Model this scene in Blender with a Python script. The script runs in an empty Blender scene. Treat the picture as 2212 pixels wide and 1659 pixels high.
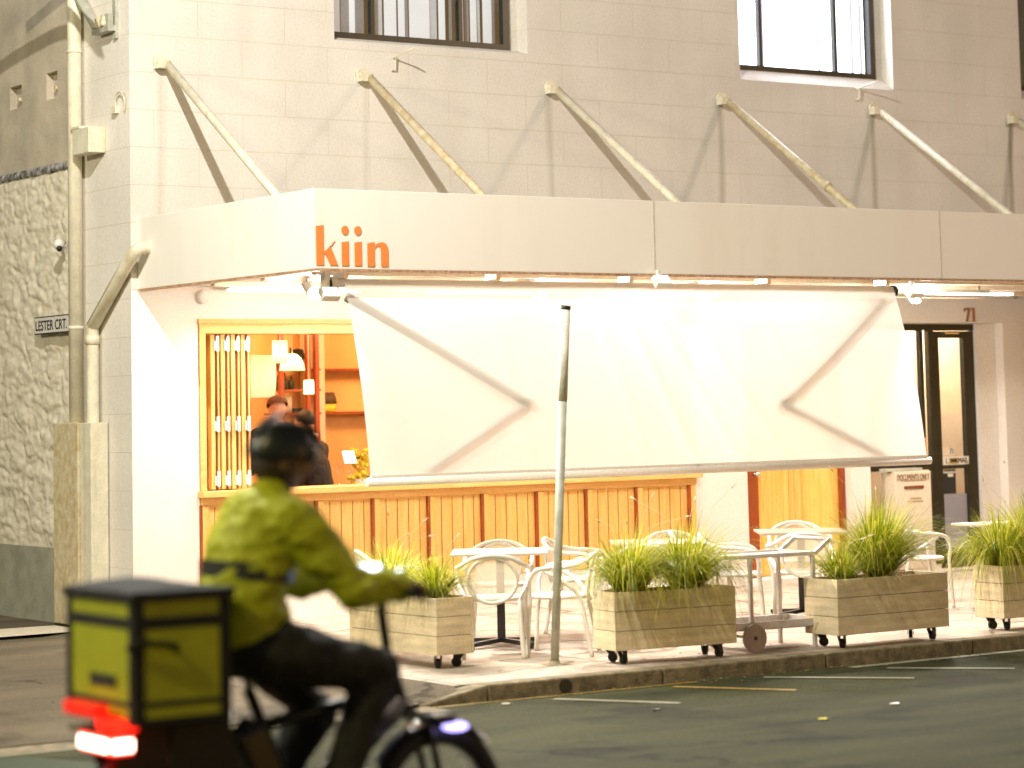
import bpy, bmesh, math, random
import numpy as np
from mathutils import Vector, Matrix, noise
from math import radians, sin, cos, pi
random.seed(7)
SC = bpy.context.scene
COL = SC.collection

# ------------------------------------------------------------------ camera
YAW, PITCH, ROLL = .59143, .092403, -.021011
_f = Vector((sin(YAW)*cos(PITCH), cos(YAW)*cos(PITCH), sin(PITCH)))
_r = Vector((cos(YAW), -sin(YAW), 0)); _u = _r.cross(_f)
_r, _u = _r*cos(ROLL)+_u*sin(ROLL), -_r*sin(ROLL)+_u*cos(ROLL)
cd = bpy.data.cameras.new('camera'); cam = bpy.data.objects.new('camera', cd); COL.objects.link(cam)
cam.matrix_world = Matrix(((_r.x, _u.x, -_f.x, 0), (_r.y, _u.y, -_f.y, 0), (_r.z, _u.z, -_f.z, 1.725), (0, 0, 0, 1)))
cd.sensor_width = 36; cd.lens = 5421.6/2212*36
cd.shift_x = (1106-1044.7)/2212; cd.shift_y = -(829.5-386.3)/2212
cd.clip_start = .1; cd.clip_end = 400
cd.dof.use_dof = True; cd.dof.focus_distance = 20.5; cd.dof.aperture_fstop = 1.4
SC.camera = cam
SC.cycles.use_denoising = True; SC.cycles.sample_clamp_indirect = 4

# ------------------------------------------------------------------ world, lamps of the street
w = bpy.data.worlds.new('World'); SC.world = w; w.use_nodes = True
nt = w.node_tree; bg = nt.nodes['Background']
sky = nt.nodes.new('ShaderNodeTexSky'); sky.sky_type = 'NISHITA'; sky.sun_disc = False
sky.sun_elevation = radians(3); sky.sun_rotation = radians(150)
nt.links.new(sky.outputs[0], bg.inputs[0]); bg.inputs[1].default_value = .07
SC.view_settings.view_transform = 'Standard'; SC.view_settings.look = 'None'
SC.view_settings.exposure = .36; SC.view_settings.gamma = 1

def lamp(name, loc, watts, col, r=.06, kind='POINT', parent=None, rot=None, spot=None, size=None, blend=.4):
    l = bpy.data.lights.new(name, kind); l.energy = watts; l.color = col
    if kind in ('POINT', 'SPOT'): l.shadow_soft_size = r
    if kind == 'SPOT': l.spot_size = spot; l.spot_blend = blend
    if kind == 'AREA': l.shape = 'RECTANGLE'; l.size, l.size_y = size
    o = bpy.data.objects.new(name, l); COL.objects.link(o)
    if parent: o.parent = parent; loc = Vector(loc)-parent.location
    o.location = loc
    if rot: o.rotation_euler = rot
    return o

# ------------------------------------------------------------------ helpers
def tag(o, label=None, cat=None, group=None, kind=None):
    if label: o['label'] = label
    if cat: o['category'] = cat
    if group: o['group'] = group
    if kind: o['kind'] = kind
    return o

def thing(name, label, cat, loc=(0, 0, 0), rz=0, group=None):
    o = bpy.data.objects.new(name, None); COL.objects.link(o)
    o.location = loc; o.rotation_euler = (0, 0, rz); o.empty_display_size = .1
    return tag(o, label, cat, group)

def dup(root, loc, rz, label, group=None):
    r = root.copy(); COL.objects.link(r); r.location = loc; r.rotation_euler = (0, 0, rz); r['label'] = label
    if group: r['group'] = group
    for ch in list(root.children):
        c = ch.copy(); COL.objects.link(c); c.parent = r
        for g in list(ch.children):
            d = g.copy(); COL.objects.link(d); d.parent = c
    return r

def catmull(pts, n=6, closed=False):
    P = [Vector(p) for p in pts]; m = len(P); out = []
    rng = range(m) if closed else range(m-1)
    for i in rng:
        if closed: a, b, c, d = P[(i-1) % m], P[i], P[(i+1) % m], P[(i+2) % m]
        else: a, b, c, d = P[max(i-1, 0)], P[i], P[i+1], P[min(i+2, m-1)]
        for k in range(n):
            t = k/n
            out.append(.5*((2*b)+(c-a)*t+(2*a-5*b+4*c-d)*t*t+(3*b-a-3*c+d)*t**3))
    if not closed: out.append(P[-1])
    return out

class MB:
    def __init__(s): s.v = []; s.f = []; s.sm = []
    def add(s, vs, fs, smooth=False):
        o = len(s.v); s.v += [tuple(v) for v in vs]
        for f in fs: s.f.append([i+o for i in f]); s.sm.append(smooth)
        return s
    def box(s, x0, x1, y0, y1, z0, z1):
        v = [(x0, y0, z0), (x1, y0, z0), (x1, y1, z0), (x0, y1, z0), (x0, y0, z1), (x1, y0, z1), (x1, y1, z1), (x0, y1, z1)]
        return s.add(v, [(0, 3, 2, 1), (4, 5, 6, 7), (0, 1, 5, 4), (1, 2, 6, 5), (2, 3, 7, 6), (3, 0, 4, 7)])
    def obox(s, c, size, M=None):
        a, b, d = [k/2 for k in size]; c = Vector(c); M = M or Matrix.Identity(3)
        v = [c+M@Vector(p) for p in [(-a, -b, -d), (a, -b, -d), (a, b, -d), (-a, b, -d), (-a, -b, d), (a, -b, d), (a, b, d), (-a, b, d)]]
        return s.add(v, [(0, 3, 2, 1), (4, 5, 6, 7), (0, 1, 5, 4), (1, 2, 6, 5), (2, 3, 7, 6), (3, 0, 4, 7)])
    def bar(s, p0, p1, wd, th, up=(0, 0, 1)):
        p0, p1 = Vector(p0), Vector(p1); d = (p1-p0); L = d.length; d.normalize()
        x = d.cross(Vector(up)); 
        if x.length < 1e-4: x = Vector((1, 0, 0))
        x.normalize(); z = x.cross(d)
        M = Matrix((x, d, z)).transposed()
        return s.obox((p0+p1)/2, (wd, L, th), M)
    def tube(s, pts, r, n=8, closed=False, caps=True, flat=1.0):
        P = [Vector(p) for p in pts]; m = len(P); R = r if isinstance(r, (list, tuple)) else [r]*m
        T = []
        for i in range(m):
            a = P[(i-1) % m] if (closed or i > 0) else P[i]; b = P[(i+1) % m] if (closed or i < m-1) else P[i]
            T.append((b-a).normalized())
        ref = Vector((0, 0, 1)) if abs(T[0].z) < .9 else Vector((1, 0, 0))
        nrm = (ref-T[0]*ref.dot(T[0])).normalized(); vs = []
        for i in range(m):
            nrm = (nrm-T[i]*nrm.dot(T[i])).normalized(); bn = T[i].cross(nrm)
            for k in range(n):
                a = 2*pi*k/n; vs.append(P[i]+nrm*(cos(a)*R[i])+bn*(sin(a)*R[i]*flat))
        fs = []
        for i in range(m if closed else m-1):
            j = (i+1) % m
            for k in range(n):
                l = (k+1) % n; fs.append((i*n+k, i*n+l, j*n+l, j*n+k))
        s.add(vs, fs, True)
        if caps and not closed:
            o = len(s.v)-len(vs)
            s.f.append([o+k for k in range(n)][::-1]); s.sm.append(False)
            s.f.append([o+(m-1)*n+k for k in range(n)]); s.sm.append(False)
        return s
    def cyl(s, p0, p1, r0, r1=None, n=16): return s.tube([p0, p1], [r0, r0 if r1 is None else r1], n)
    def sphere(s, c, r, n=14, m=9, M=None):
        rx, ry, rz = (r, r, r) if not isinstance(r, (tuple, list)) else r
        c = Vector(c); vs = []; M = M or Matrix.Identity(3)
        for i in range(m+1):
            t = pi*i/m
            for k in range(n):
                a = 2*pi*k/n; vs.append(c+M@Vector((rx*sin(t)*cos(a), ry*sin(t)*sin(a), rz*cos(t))))
        fs = [(i*n+k, (i+1)*n+k, (i+1)*n+(k+1) % n, i*n+(k+1) % n) for i in range(m) for k in range(n)]
        return s.add(vs, fs, True)
    def lathe(s, c, prof, n=24):
        c = Vector(c); vs = [c+Vector((r*cos(2*pi*k/n), r*sin(2*pi*k/n), z)) for r, z in prof for k in range(n)]
        fs = [(i*n+k, i*n+(k+1) % n, (i+1)*n+(k+1) % n, (i+1)*n+k) for i in range(len(prof)-1) for k in range(n)]
        return s.add(vs, fs, True)
    def prism(s, poly, d):      # poly: list of 3D points (planar), d: extrusion vector
        P = [Vector(p) for p in poly]; d = Vector(d); n = len(P)
        vs = P+[p+d for p in P]
        fs = [list(range(n))[::-1], [i+n for i in range(n)]]+[(i, (i+1) % n, (i+1) % n+n, i+n) for i in range(n)]
        return s.add(vs, fs)
    def mesh(s, name='m'):
        me = bpy.data.meshes.new(name); me.from_pydata(s.v, [], s.f)
        me.polygons.foreach_set('use_smooth', s.sm); me.update(); return me
    def build(s, name, m, parent=None, world=True, bevel=0, fixn=True):
        me = s.mesh(name)
        if fixn:
            bm = bmesh.new(); bm.from_mesh(me); bmesh.ops.recalc_face_normals(bm, faces=bm.faces); bm.to_mesh(me); bm.free()
        o = bpy.data.objects.new(name, me); COL.objects.link(o)
        if m: me.materials.append(m)
        if parent:
            o.parent = parent
            if world: o.location = -root_loc(parent)
        if bevel:
            b = o.modifiers.new('bevel', 'BEVEL'); b.width = bevel; b.segments = 2; b.limit_method = 'ANGLE'
        return o

def root_loc(p):
    v = Vector(p.location)
    while p.parent: p = p.parent; v += Vector(p.location)
    return v

def struct(o, label=None): return tag(o, label, kind='structure')

# ------------------------------------------------------------------ materials
def mat(name, col, rough=.6, var=.12, vscale=6, bump=0, bscale=40, metal=0, spec=.5, col2=None, detail=4, trans=0, emit=None, estr=0, stretch=(1, 1, 1), alpha=1):
    m = bpy.data.materials.new(name); m.use_nodes = True; t = m.node_tree; b = t.nodes['Principled BSDF']
    b.inputs['Roughness'].default_value = rough; b.inputs['Metallic'].default_value = metal
    b.inputs['Specular IOR Level'].default_value = spec
    tc = t.nodes.new('ShaderNodeTexCoord'); mp = t.nodes.new('ShaderNodeMapping'); mp.inputs['Scale'].default_value = stretch
    t.links.new(tc.outputs['Object'], mp.inputs[0])
    n = t.nodes.new('ShaderNodeTexNoise'); n.inputs['Scale'].default_value = vscale; n.inputs['Detail'].default_value = detail
    t.links.new(mp.outputs[0], n.inputs['Vector'])
    r = t.nodes.new('ShaderNodeValToRGB'); c2 = col2 or tuple(c*(1-var) for c in col)
    c1 = col if col2 else tuple(min(1, c*(1+var*.5)) for c in col)
    r.color_ramp.elements[0].position = .32; r.color_ramp.elements[1].position = .68
    r.color_ramp.elements[0].color = (*c2, 1); r.color_ramp.elements[1].color = (*c1, 1)
    t.links.new(n.outputs[0], r.inputs[0]); t.links.new(r.outputs[0], b.inputs['Base Color'])
    if var and not emit:      # fine mottling of the surface itself
        sn = t.nodes.new('ShaderNodeTexNoise'); sn.inputs['Scale'].default_value = 48; sn.inputs['Detail'].default_value = 3; sn.inputs['Roughness'].default_value = .7; t.links.new(tc.outputs['Object'], sn.inputs[0])
        sr = t.nodes.new('ShaderNodeValToRGB'); sr.name = 'speckle'; sr.color_ramp.elements[0].position = .3; sr.color_ramp.elements[0].color = (.84, .83, .82, 1); sr.color_ramp.elements[1].position = .62; t.links.new(sn.outputs[0], sr.inputs[0])
        sm = t.nodes.new('ShaderNodeMixRGB'); sm.name = 'speckled'; sm.blend_type = 'MULTIPLY'; sm.inputs[0].default_value = .8; t.links.new(r.outputs[0], sm.inputs[1]); t.links.new(sr.outputs[0], sm.inputs[2]); t.links.new(sm.outputs[0], b.inputs['Base Color'])
    if bump:
        n2 = t.nodes.new('ShaderNodeTexNoise'); n2.inputs['Scale'].default_value = bscale; n2.inputs['Detail'].default_value = 3
        t.links.new(mp.outputs[0], n2.inputs['Vector'])
        bp = t.nodes.new('ShaderNodeBump'); bp.inputs['Strength'].default_value = bump; bp.inputs['Distance'].default_value = .01
        t.links.new(n2.outputs[0], bp.inputs['Height']); t.links.new(bp.outputs[0], b.inputs['Normal'])
    if emit: b.inputs['Emission Color'].default_value = (*emit, 1); b.inputs['Emission Strength'].default_value = estr
    if alpha < 1: b.inputs['Alpha'].default_value = alpha
    return m

def blockwall(name, col, mortar):
    m = mat(name, col, .75, .07, 1.3, .12, 60); t = m.node_tree; b = t.nodes['Principled BSDF']
    ramp = t.nodes['speckled']
    geo = t.nodes.new('ShaderNodeNewGeometry'); sep = t.nodes.new('ShaderNodeSeparateXYZ'); t.links.new(geo.outputs['Position'], sep.inputs[0])
    add = t.nodes.new('ShaderNodeMath'); add.operation = 'ADD'; t.links.new(sep.outputs[0], add.inputs[0]); t.links.new(sep.outputs[1], add.inputs[1])
    cmb = t.nodes.new('ShaderNodeCombineXYZ'); t.links.new(add.outputs[0], cmb.inputs[0]); t.links.new(sep.outputs[2], cmb.inputs[1])
    mp = t.nodes.new('ShaderNodeMapping'); mp.inputs['Location'].default_value = (-19-13.25+.85*4, -3.995+.319*4, 0); t.links.new(cmb.outputs[0], mp.inputs[0])
    br = t.nodes.new('ShaderNodeTexBrick'); br.inputs['Scale'].default_value = 1; br.inputs['Brick Width'].default_value = .85
    br.inputs['Row Height'].default_value = .319; br.inputs['Mortar Size'].default_value = .0045; br.inputs['Mortar Smooth'].default_value = .5
    br.inputs['Bias'].default_value = -1
    t.links.new(mp.outputs[0], br.inputs[0])
    mx = t.nodes.new('ShaderNodeMixRGB'); t.links.new(br.outputs['Fac'], mx.inputs[0]); t.links.new(ramp.outputs[0], mx.inputs[1]); mx.inputs[2].default_value = (*mortar, 1)
    # faint vertical rain streaks
    st = t.nodes.new('ShaderNodeTexNoise'); st.inputs['Scale'].default_value = 1.0; st.inputs['Detail'].default_value = 6
    mp2 = t.nodes.new('ShaderNodeMapping'); mp2.inputs['Scale'].default_value = (3.2, 3.2, .35); t.links.new(geo.outputs['Position'], mp2.inputs[0]); t.links.new(mp2.outputs[0], st.inputs[0])
    rs = t.nodes.new('ShaderNodeValToRGB'); rs.color_ramp.elements[0].position = .35; rs.color_ramp.elements[0].color = (.955, .94, .92, 1); rs.color_ramp.elements[1].position = .6
    t.links.new(st.outputs[0], rs.inputs[0])
    ml = t.nodes.new('ShaderNodeMixRGB'); ml.blend_type = 'MULTIPLY'; ml.inputs[0].default_value = .8
    t.links.new(mx.outputs[0], ml.inputs[1]); t.links.new(rs.outputs[0], ml.inputs[2]); last = ml
    def mth(op, a, b_=None, c=None):
        q = t.nodes.new('ShaderNodeMath'); q.operation = op
        for i_, v_ in enumerate((a, b_, c)):
            if v_ is None: continue
            if isinstance(v_, (int, float)): q.inputs[i_].default_value = v_
            else: t.links.new(v_, q.inputs[i_])
        return q.outputs[0]
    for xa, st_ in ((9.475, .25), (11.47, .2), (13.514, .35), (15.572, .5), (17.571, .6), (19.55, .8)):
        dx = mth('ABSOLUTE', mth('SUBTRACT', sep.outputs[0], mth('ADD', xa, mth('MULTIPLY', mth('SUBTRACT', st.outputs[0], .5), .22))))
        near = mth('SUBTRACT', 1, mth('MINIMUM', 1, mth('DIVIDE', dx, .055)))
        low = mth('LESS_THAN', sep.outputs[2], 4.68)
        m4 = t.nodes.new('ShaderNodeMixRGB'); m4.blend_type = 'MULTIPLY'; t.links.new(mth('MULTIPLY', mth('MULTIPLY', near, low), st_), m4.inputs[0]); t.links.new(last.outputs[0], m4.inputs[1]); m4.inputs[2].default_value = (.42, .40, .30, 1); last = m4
    t.links.new(last.outputs[0], b.inputs['Base Color'])
    bp = [n for n in t.nodes if n.type == 'BUMP'][0]
    b2 = t.nodes.new('ShaderNodeBump'); b2.invert = True; b2.inputs['Strength'].default_value = .5; b2.inputs['Distance'].default_value = .006
    t.links.new(br.outputs['Fac'], b2.inputs['Height']); t.links.new(bp.outputs[0], b2.inputs['Normal']); t.links.new(b2.outputs[0], b.inputs['Normal'])
    return m

def woodmat(name, c1, c2, rough=.4, axis=2, scale=1.0, board=0, boardaxis='xy'):
    m = mat(name, c1, rough, .1, 5, .08, 30, col2=c2)
    t = m.node_tree; mp = [n for n in t.nodes if n.type == 'MAPPING'][0]
    s = [14*scale]*3; s[axis] = 1.1*scale; mp.inputs['Scale'].default_value = s
    n = [n for n in t.nodes if n.type == 'TEX_NOISE'][0]; n.inputs['Scale'].default_value = 1.6; n.inputs['Distortion'].default_value = 1.2; n.inputs['Detail'].default_value = 7
    return m

def asphalt(name, col, col2, sc=3):
    m = mat(name, col, .9, .2, 95, .6, 150, col2=col2, spec=.22); t = m.node_tree; b = t.nodes['Principled BSDF']
    ramp = t.nodes['speckled']
    tc = [n for n in t.nodes if n.type == 'TEX_COORD'][0]
    n = t.nodes.new('ShaderNodeTexNoise'); n.inputs['Scale'].default_value = sc*.35; n.inputs['Detail'].default_value = 6
    mp = t.nodes.new('ShaderNodeMapping'); mp.inputs['Scale'].default_value = (.5, 2.2, 1); t.links.new(tc.outputs['Object'], mp.inputs[0]); t.links.new(mp.outputs[0], n.inputs[0])
    r = t.nodes.new('ShaderNodeValToRGB'); r.color_ramp.elements[0].position = .35; r.color_ramp.elements[0].color = (.62, .62, .62, 1)
    r.color_ramp.elements[1].position = .65; r.color_ramp.elements[1].color = (1.15, 1.12, 1.05, 1); t.links.new(n.outputs[0], r.inputs[0])
    ml = t.nodes.new('ShaderNodeMixRGB'); ml.blend_type = 'MULTIPLY'; ml.inputs[0].default_value = 1
    t.links.new(ramp.outputs[0], ml.inputs[1]); t.links.new(r.outputs[0], ml.inputs[2])
    ag = t.nodes.new('ShaderNodeTexVoronoi'); ag.inputs['Scale'].default_value = 42; t.links.new(tc.outputs['Object'], ag.inputs[0])
    ra = t.nodes.new('ShaderNodeValToRGB'); ra.color_ramp.elements[0].position = .0; ra.color_ramp.elements[0].color = (2.3, 2.2, 1.9, 1); ra.color_ramp.elements[1].position = .22; ra.color_ramp.elements[1].color = (.9, .9, .9, 1); t.links.new(ag.outputs['Distance'], ra.inputs[0])
    ck = t.nodes.new('ShaderNodeTexVoronoi'); ck.feature = 'DISTANCE_TO_EDGE'; ck.inputs['Scale'].default_value = .42; nz = t.nodes.new('ShaderNodeMixRGB'); nz.inputs[0].default_value = .35
    wn = t.nodes.new('ShaderNodeTexNoise'); wn.inputs['Scale'].default_value = 3.5; wn.inputs['Detail'].default_value = 6; t.links.new(tc.outputs['Object'], wn.inputs[0])
    t.links.new(tc.outputs['Object'], nz.inputs[1]); t.links.new(wn.outputs['Color'], nz.inputs[2]); t.links.new(nz.outputs[0], ck.inputs[0])
    rc = t.nodes.new('ShaderNodeValToRGB'); rc.color_ramp.elements[0].position = .003; rc.color_ramp.elements[0].color = (.3, .3, .28, 1); rc.color_ramp.elements[1].position = .007; t.links.new(ck.outputs['Distance'], rc.inputs[0])
    oi = t.nodes.new('ShaderNodeTexNoise'); oi.inputs['Scale'].default_value = 1.1; oi.inputs['Detail'].default_value = 3; t.links.new(tc.outputs['Object'], oi.inputs[0])
    ro = t.nodes.new('ShaderNodeValToRGB'); ro.color_ramp.elements[0].position = .33; ro.color_ramp.elements[0].color = (.5, .5, .5, 1); ro.color_ramp.elements[1].position = .42; t.links.new(oi.outputs[0], ro.inputs[0])
    last = ml
    for q in (ra, rc, ro):
        m3 = t.nodes.new('ShaderNodeMixRGB'); m3.blend_type = 'MULTIPLY'; m3.inputs[0].default_value = .9; t.links.new(last.outputs[0], m3.inputs[1]); t.links.new(q.outputs[0], m3.inputs[2]); last = m3
    t.links.new(last.outputs[0], b.inputs['Base Color'])
    return m

def paving(name, col, col2):
    m = mat(name, col, .8, .15, 9, .25, 90, col2=col2); t = m.node_tree; b = t.nodes['Principled BSDF']
    ramp = t.nodes['speckled']; tc = [n for n in t.nodes if n.type == 'TEX_COORD'][0]
    br = t.nodes.new('ShaderNodeTexBrick'); br.inputs['Scale'].default_value = 1; br.inputs['Brick Width'].default_value = 1.5; br.inputs['Row Height'].default_value = 1.35
    br.inputs['Mortar Size'].default_value = .008; br.offset = 0
    t.links.new(tc.outputs['Object'], br.inputs[0])
    mx = t.nodes.new('ShaderNodeMixRGB'); t.links.new(br.outputs['Fac'], mx.inputs[0]); t.links.new(ramp.outputs[0], mx.inputs[1]); mx.inputs[2].default_value = (.12, .1, .08, 1)
    n = t.nodes.new('ShaderNodeTexNoise'); n.inputs['Scale'].default_value = 1.7; n.inputs['Detail'].default_value = 8; t.links.new(tc.outputs['Object'], n.inputs[0])
    r = t.nodes.new('ShaderNodeValToRGB'); r.color_ramp.elements[0].position = .38; r.color_ramp.elements[0].color = (.72, .7, .66, 1); r.color_ramp.elements[1].position = .55; t.links.new(n.outputs[0], r.inputs[0])
    ml = t.nodes.new('ShaderNodeMixRGB'); ml.blend_type = 'MULTIPLY'; ml.inputs[0].default_value = 1
    t.links.new(mx.outputs[0], ml.inputs[1]); t.links.new(r.outputs[0], ml.inputs[2])
    v = t.nodes.new('ShaderNodeTexVoronoi'); v.inputs['Scale'].default_value = 3.2; t.links.new(tc.outputs['Object'], v.inputs[0])
    rv = t.nodes.new('ShaderNodeValToRGB'); rv.color_ramp.elements[0].position = .05; rv.color_ramp.elements[0].color = (.45, .42, .38, 1); rv.color_ramp.elements[1].position = .09; t.links.new(v.outputs['Distance'], rv.inputs[0])
    ck = t.nodes.new('ShaderNodeTexVoronoi'); ck.feature = 'DISTANCE_TO_EDGE'; ck.inputs['Scale'].default_value = .55; nz = t.nodes.new('ShaderNodeMixRGB'); nz.inputs[0].default_value = .25
    t.links.new(tc.outputs['Object'], nz.inputs[1]); t.links.new(n.outputs['Color'], nz.inputs[2]); t.links.new(nz.outputs[0], ck.inputs[0])
    rc = t.nodes.new('ShaderNodeValToRGB'); rc.color_ramp.elements[0].position = .004; rc.color_ramp.elements[0].color = (.35, .3, .25, 1); rc.color_ramp.elements[1].position = .009; t.links.new(ck.outputs['Distance'], rc.inputs[0])
    last = ml
    for q in (rv, rc):
        m3 = t.nodes.new('ShaderNodeMixRGB'); m3.blend_type = 'MULTIPLY'; m3.inputs[0].default_value = .8; t.links.new(last.outputs[0], m3.inputs[1]); t.links.new(q.outputs[0], m3.inputs[2]); last = m3
    t.links.new(last.outputs[0], b.inputs['Base Color'])
    return m

def streaky(m, amt=.85, sx=5.0, lo=(.80, .74, .66)):
    """faint vertical runs of dirt and rust added to a paint"""
    t = m.node_tree; b = t.nodes['Principled BSDF']; src = b.inputs['Base Color'].links[0].from_socket
    g = t.nodes.new('ShaderNodeNewGeometry'); mp = t.nodes.new('ShaderNodeMapping'); mp.inputs['Scale'].default_value = (sx, sx, .5); t.links.new(g.outputs['Position'], mp.inputs[0])
    n = t.nodes.new('ShaderNodeTexNoise'); n.inputs['Scale'].default_value = 1; n.inputs['Detail'].default_value = 7; n.inputs['Roughness'].default_value = .65; t.links.new(mp.outputs[0], n.inputs[0])
    r = t.nodes.new('ShaderNodeValToRGB'); r.color_ramp.elements[0].position = .34; r.color_ramp.elements[0].color = (*lo, 1); r.color_ramp.elements[1].position = .5; t.links.new(n.outputs[0], r.inputs[0])
    m3 = t.nodes.new('ShaderNodeMixRGB'); m3.blend_type = 'MULTIPLY'; m3.inputs[0].default_value = amt; t.links.new(src, m3.inputs[1]); t.links.new(r.outputs[0], m3.inputs[2]); t.links.new(m3.outputs[0], b.inputs['Base Color'])

def glassmat(name, tint=(.9, .95, 1), refl=.12):
    m = bpy.data.materials.new(name); m.use_nodes = True; t = m.node_tree; t.nodes.clear()
    o = t.nodes.new('ShaderNodeOutputMaterial'); g = t.nodes.new('ShaderNodeBsdfGlossy'); g.inputs['Roughness'].default_value = .02
    tr = t.nodes.new('ShaderNodeBsdfTransparent'); tr.inputs[0].default_value = (*tint, 1); mx = t.nodes.new('ShaderNodeMixShader')
    mx.inputs[0].default_value = refl
    t.links.new(tr.outputs[0], mx.inputs[1]); t.links.new(g.outputs[0], mx.inputs[2]); t.links.new(mx.outputs[0], o.inputs[0])
    return m

def clothmat(name, col, transl=.5, see=0.0, weave=0):
    m = bpy.data.materials.new(name); m.use_nodes = True; t = m.node_tree; t.nodes.clear()
    o = t.nodes.new('ShaderNodeOutputMaterial'); d = t.nodes.new('ShaderNodeBsdfDiffuse'); tl = t.nodes.new('ShaderNodeBsdfTranslucent'); mx = t.nodes.new('ShaderNodeMixShader')
    tc = t.nodes.new('ShaderNodeTexCoord'); n = t.nodes.new('ShaderNodeTexNoise'); n.inputs['Scale'].default_value = 2.5; n.inputs['Detail'].default_value = 5; t.links.new(tc.outputs['Object'], n.inputs[0])
    r = t.nodes.new('ShaderNodeValToRGB'); r.color_ramp.elements[0].color = (*[c*.9 for c in col], 1); r.color_ramp.elements[1].color = (*col, 1); t.links.new(n.outputs[0], r.inputs[0])
    t.links.new(r.outputs[0], d.inputs[0]); t.links.new(r.outputs[0], tl.inputs[0]); mx.inputs[0].default_value = transl
    t.links.new(d.outputs[0], mx.inputs[1]); t.links.new(tl.outputs[0], mx.inputs[2]); last = mx
    if see:
        tr = t.nodes.new('ShaderNodeBsdfTransparent'); m2 = t.nodes.new('ShaderNodeMixShader'); m2.inputs[0].default_value = see
        t.links.new(mx.outputs[0], m2.inputs[1]); t.links.new(tr.outputs[0], m2.inputs[2]); last = m2
        if weave:
            wv = t.nodes.new('ShaderNodeTexWave'); wv.inputs['Scale'].default_value = weave; wv.bands_direction = 'DIAGONAL'
            t.links.new(tc.outputs['Object'], wv.inputs[0]); t.links.new(wv.outputs['Fac'], m2.inputs[0])
            mr = t.nodes.new('ShaderNodeMapRange'); mr.inputs['To Max'].default_value = see*1.9; t.links.new(wv.outputs['Fac'], mr.inputs[0]); t.links.new(mr.outputs[0], m2.inputs[0])
    t.links.new(last.outputs[0], o.inputs[0]); return m

M = {}
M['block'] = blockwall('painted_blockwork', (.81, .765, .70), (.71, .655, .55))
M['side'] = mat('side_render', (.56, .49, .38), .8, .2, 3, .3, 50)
M['whitewall'] = mat('white_render', (.82, .77, .70), .7, .05, 2, .1, 50)
M['stone'] = mat('painted_rubble_stone', (.80, .74, .60), .8, .25, 9, .4, 30, col2=(.70, .63, .49))
M['dado'] = mat('grey_render', (.36, .35, .27), .85, .2, 5, .3, 60)
M['fascia'] = mat('fascia_sheet', (.91, .87, .80), .55, 0.0, 1.2, .02, 20)
M['soffit'] = mat('soffit_paint', (.86, .80, .72), .6, .04, 3)
M['cream'] = mat('cream_gloss_paint', (.80, .75, .59), .4, .12, 9, .05, 40)
M['rustcream'] = mat('worn_cream_steel', (.72, .65, .46), .45, .3, 14, .1, 60, col2=(.55, .42, .22))
streaky(M['fascia'], .22, 2.2, (.86, .80, .72))
M['orange'] = mat('orange_letters', (.90, .27, .06), .5, .04, 5)
M['dark'] = mat('dark_aluminium', (.028, .028, .018), .35, .2, 12, metal=.3)
M['black'] = mat('black_steel', (.016, .015, .014), .45, .2, 12)
M['rubber'] = mat('black_rubber', (.012, .012, .012), .7, .2, 20)
M['pine'] = woodmat('varnished_pine', (.88, .56, .19), (.78, .43, .11), .4)
M['pineh'] = woodmat('varnished_pine_rail', (.88, .55, .20), (.76, .42, .12), .4, axis=0)
M['red'] = woodmat('red_varnished_edge', (.36, .075, .015), (.24, .04, .01), .35)
M['doorwood'] = woodmat('door_veneer', (.90, .66, .20), (.80, .50, .10), .35)
M['darkwood'] = woodmat('dark_stained_wood', (.22, .06, .025), (.13, .03, .012), .4)
M['brownwood'] = woodmat('weathered_brown_board', (.16, .085, .035), (.09, .045, .02), .6)
M['white'] = mat('white_powder_coat', (.80, .76, .70), .4, .05, 8)
M['chairwhite'] = mat('white_resin', (.84, .80, .73), .45, .06, 8)
M['tabletop'] = mat('stone_table_top', (.58, .45, .37), .35, .08, 14)
M['trolley'] = mat('trolley_lilac_grey_paint', (.66, .60, .58), .45, .08, 9)
M['chrome'] = mat('chrome', (.7, .68, .62), .25, .1, 8, metal=.9)
M['galv'] = mat('galvanised_steel', (.48, .48, .40), .55, .2, 11, .1, 50, metal=.15)
M['planter'] = mat('painted_planter_board', (.78, .65, .42), .7, .22, 3, .25, 40, stretch=(1, 1, 6))
M['soil'] = mat('soil', (.06, .035, .015), .95, .4, 30, .8, 60)
M['asphalt'] = asphalt('asphalt', (.088, .092, .036), (.022, .026, .010))
M['lane'] = asphalt('lane_asphalt', (.20, .165, .11), (.13, .105, .07), 2)
M['paving'] = paving('footpath_concrete', (.52, .44, .36), (.40, .33, .26))
M['kerb'] = mat('kerb_concrete', (.30, .24, .14), .85, .3, 14, .5, 60, col2=(.13, .11, .06))
M['strip'] = mat('pale_concrete', (.68, .61, .47), .8, .15, 12, .3, 60)
M['linewhite'] = mat('road_paint_white', (.33, .31, .20), .7, .4, 40, col2=(.22, .21, .15))
M['lineyellow'] = mat('road_paint_yellow', (.55, .34, .06), .7, .4, 40, col2=(.2, .14, .04))
M['greenlane'] = mat('green_lane_paint', (.018, .034, .005), .8, .3, 50, .2, 90)
M['bead'] = mat('water_white', (.8, .8, .8), .2, .02)
M['awning'] = clothmat('awning_canvas', (.74, .715, .665), .42, .10)
M['weave'] = clothmat('woven_mesh', (.78, .70, .56), .35, .40, 60)
M['glass'] = glassmat('window_glass', refl=.06)
M['doorglass'] = glassmat('door_glass', (.8, .82, .85), .1)
M['drink'] = glassmat('drinking_glass', (.96, .96, .96), .1)
M['bulb'] = mat('lamp_lens', (1, .95, .85), .4, 0, emit=(1, .93, .82), estr=9)
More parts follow.
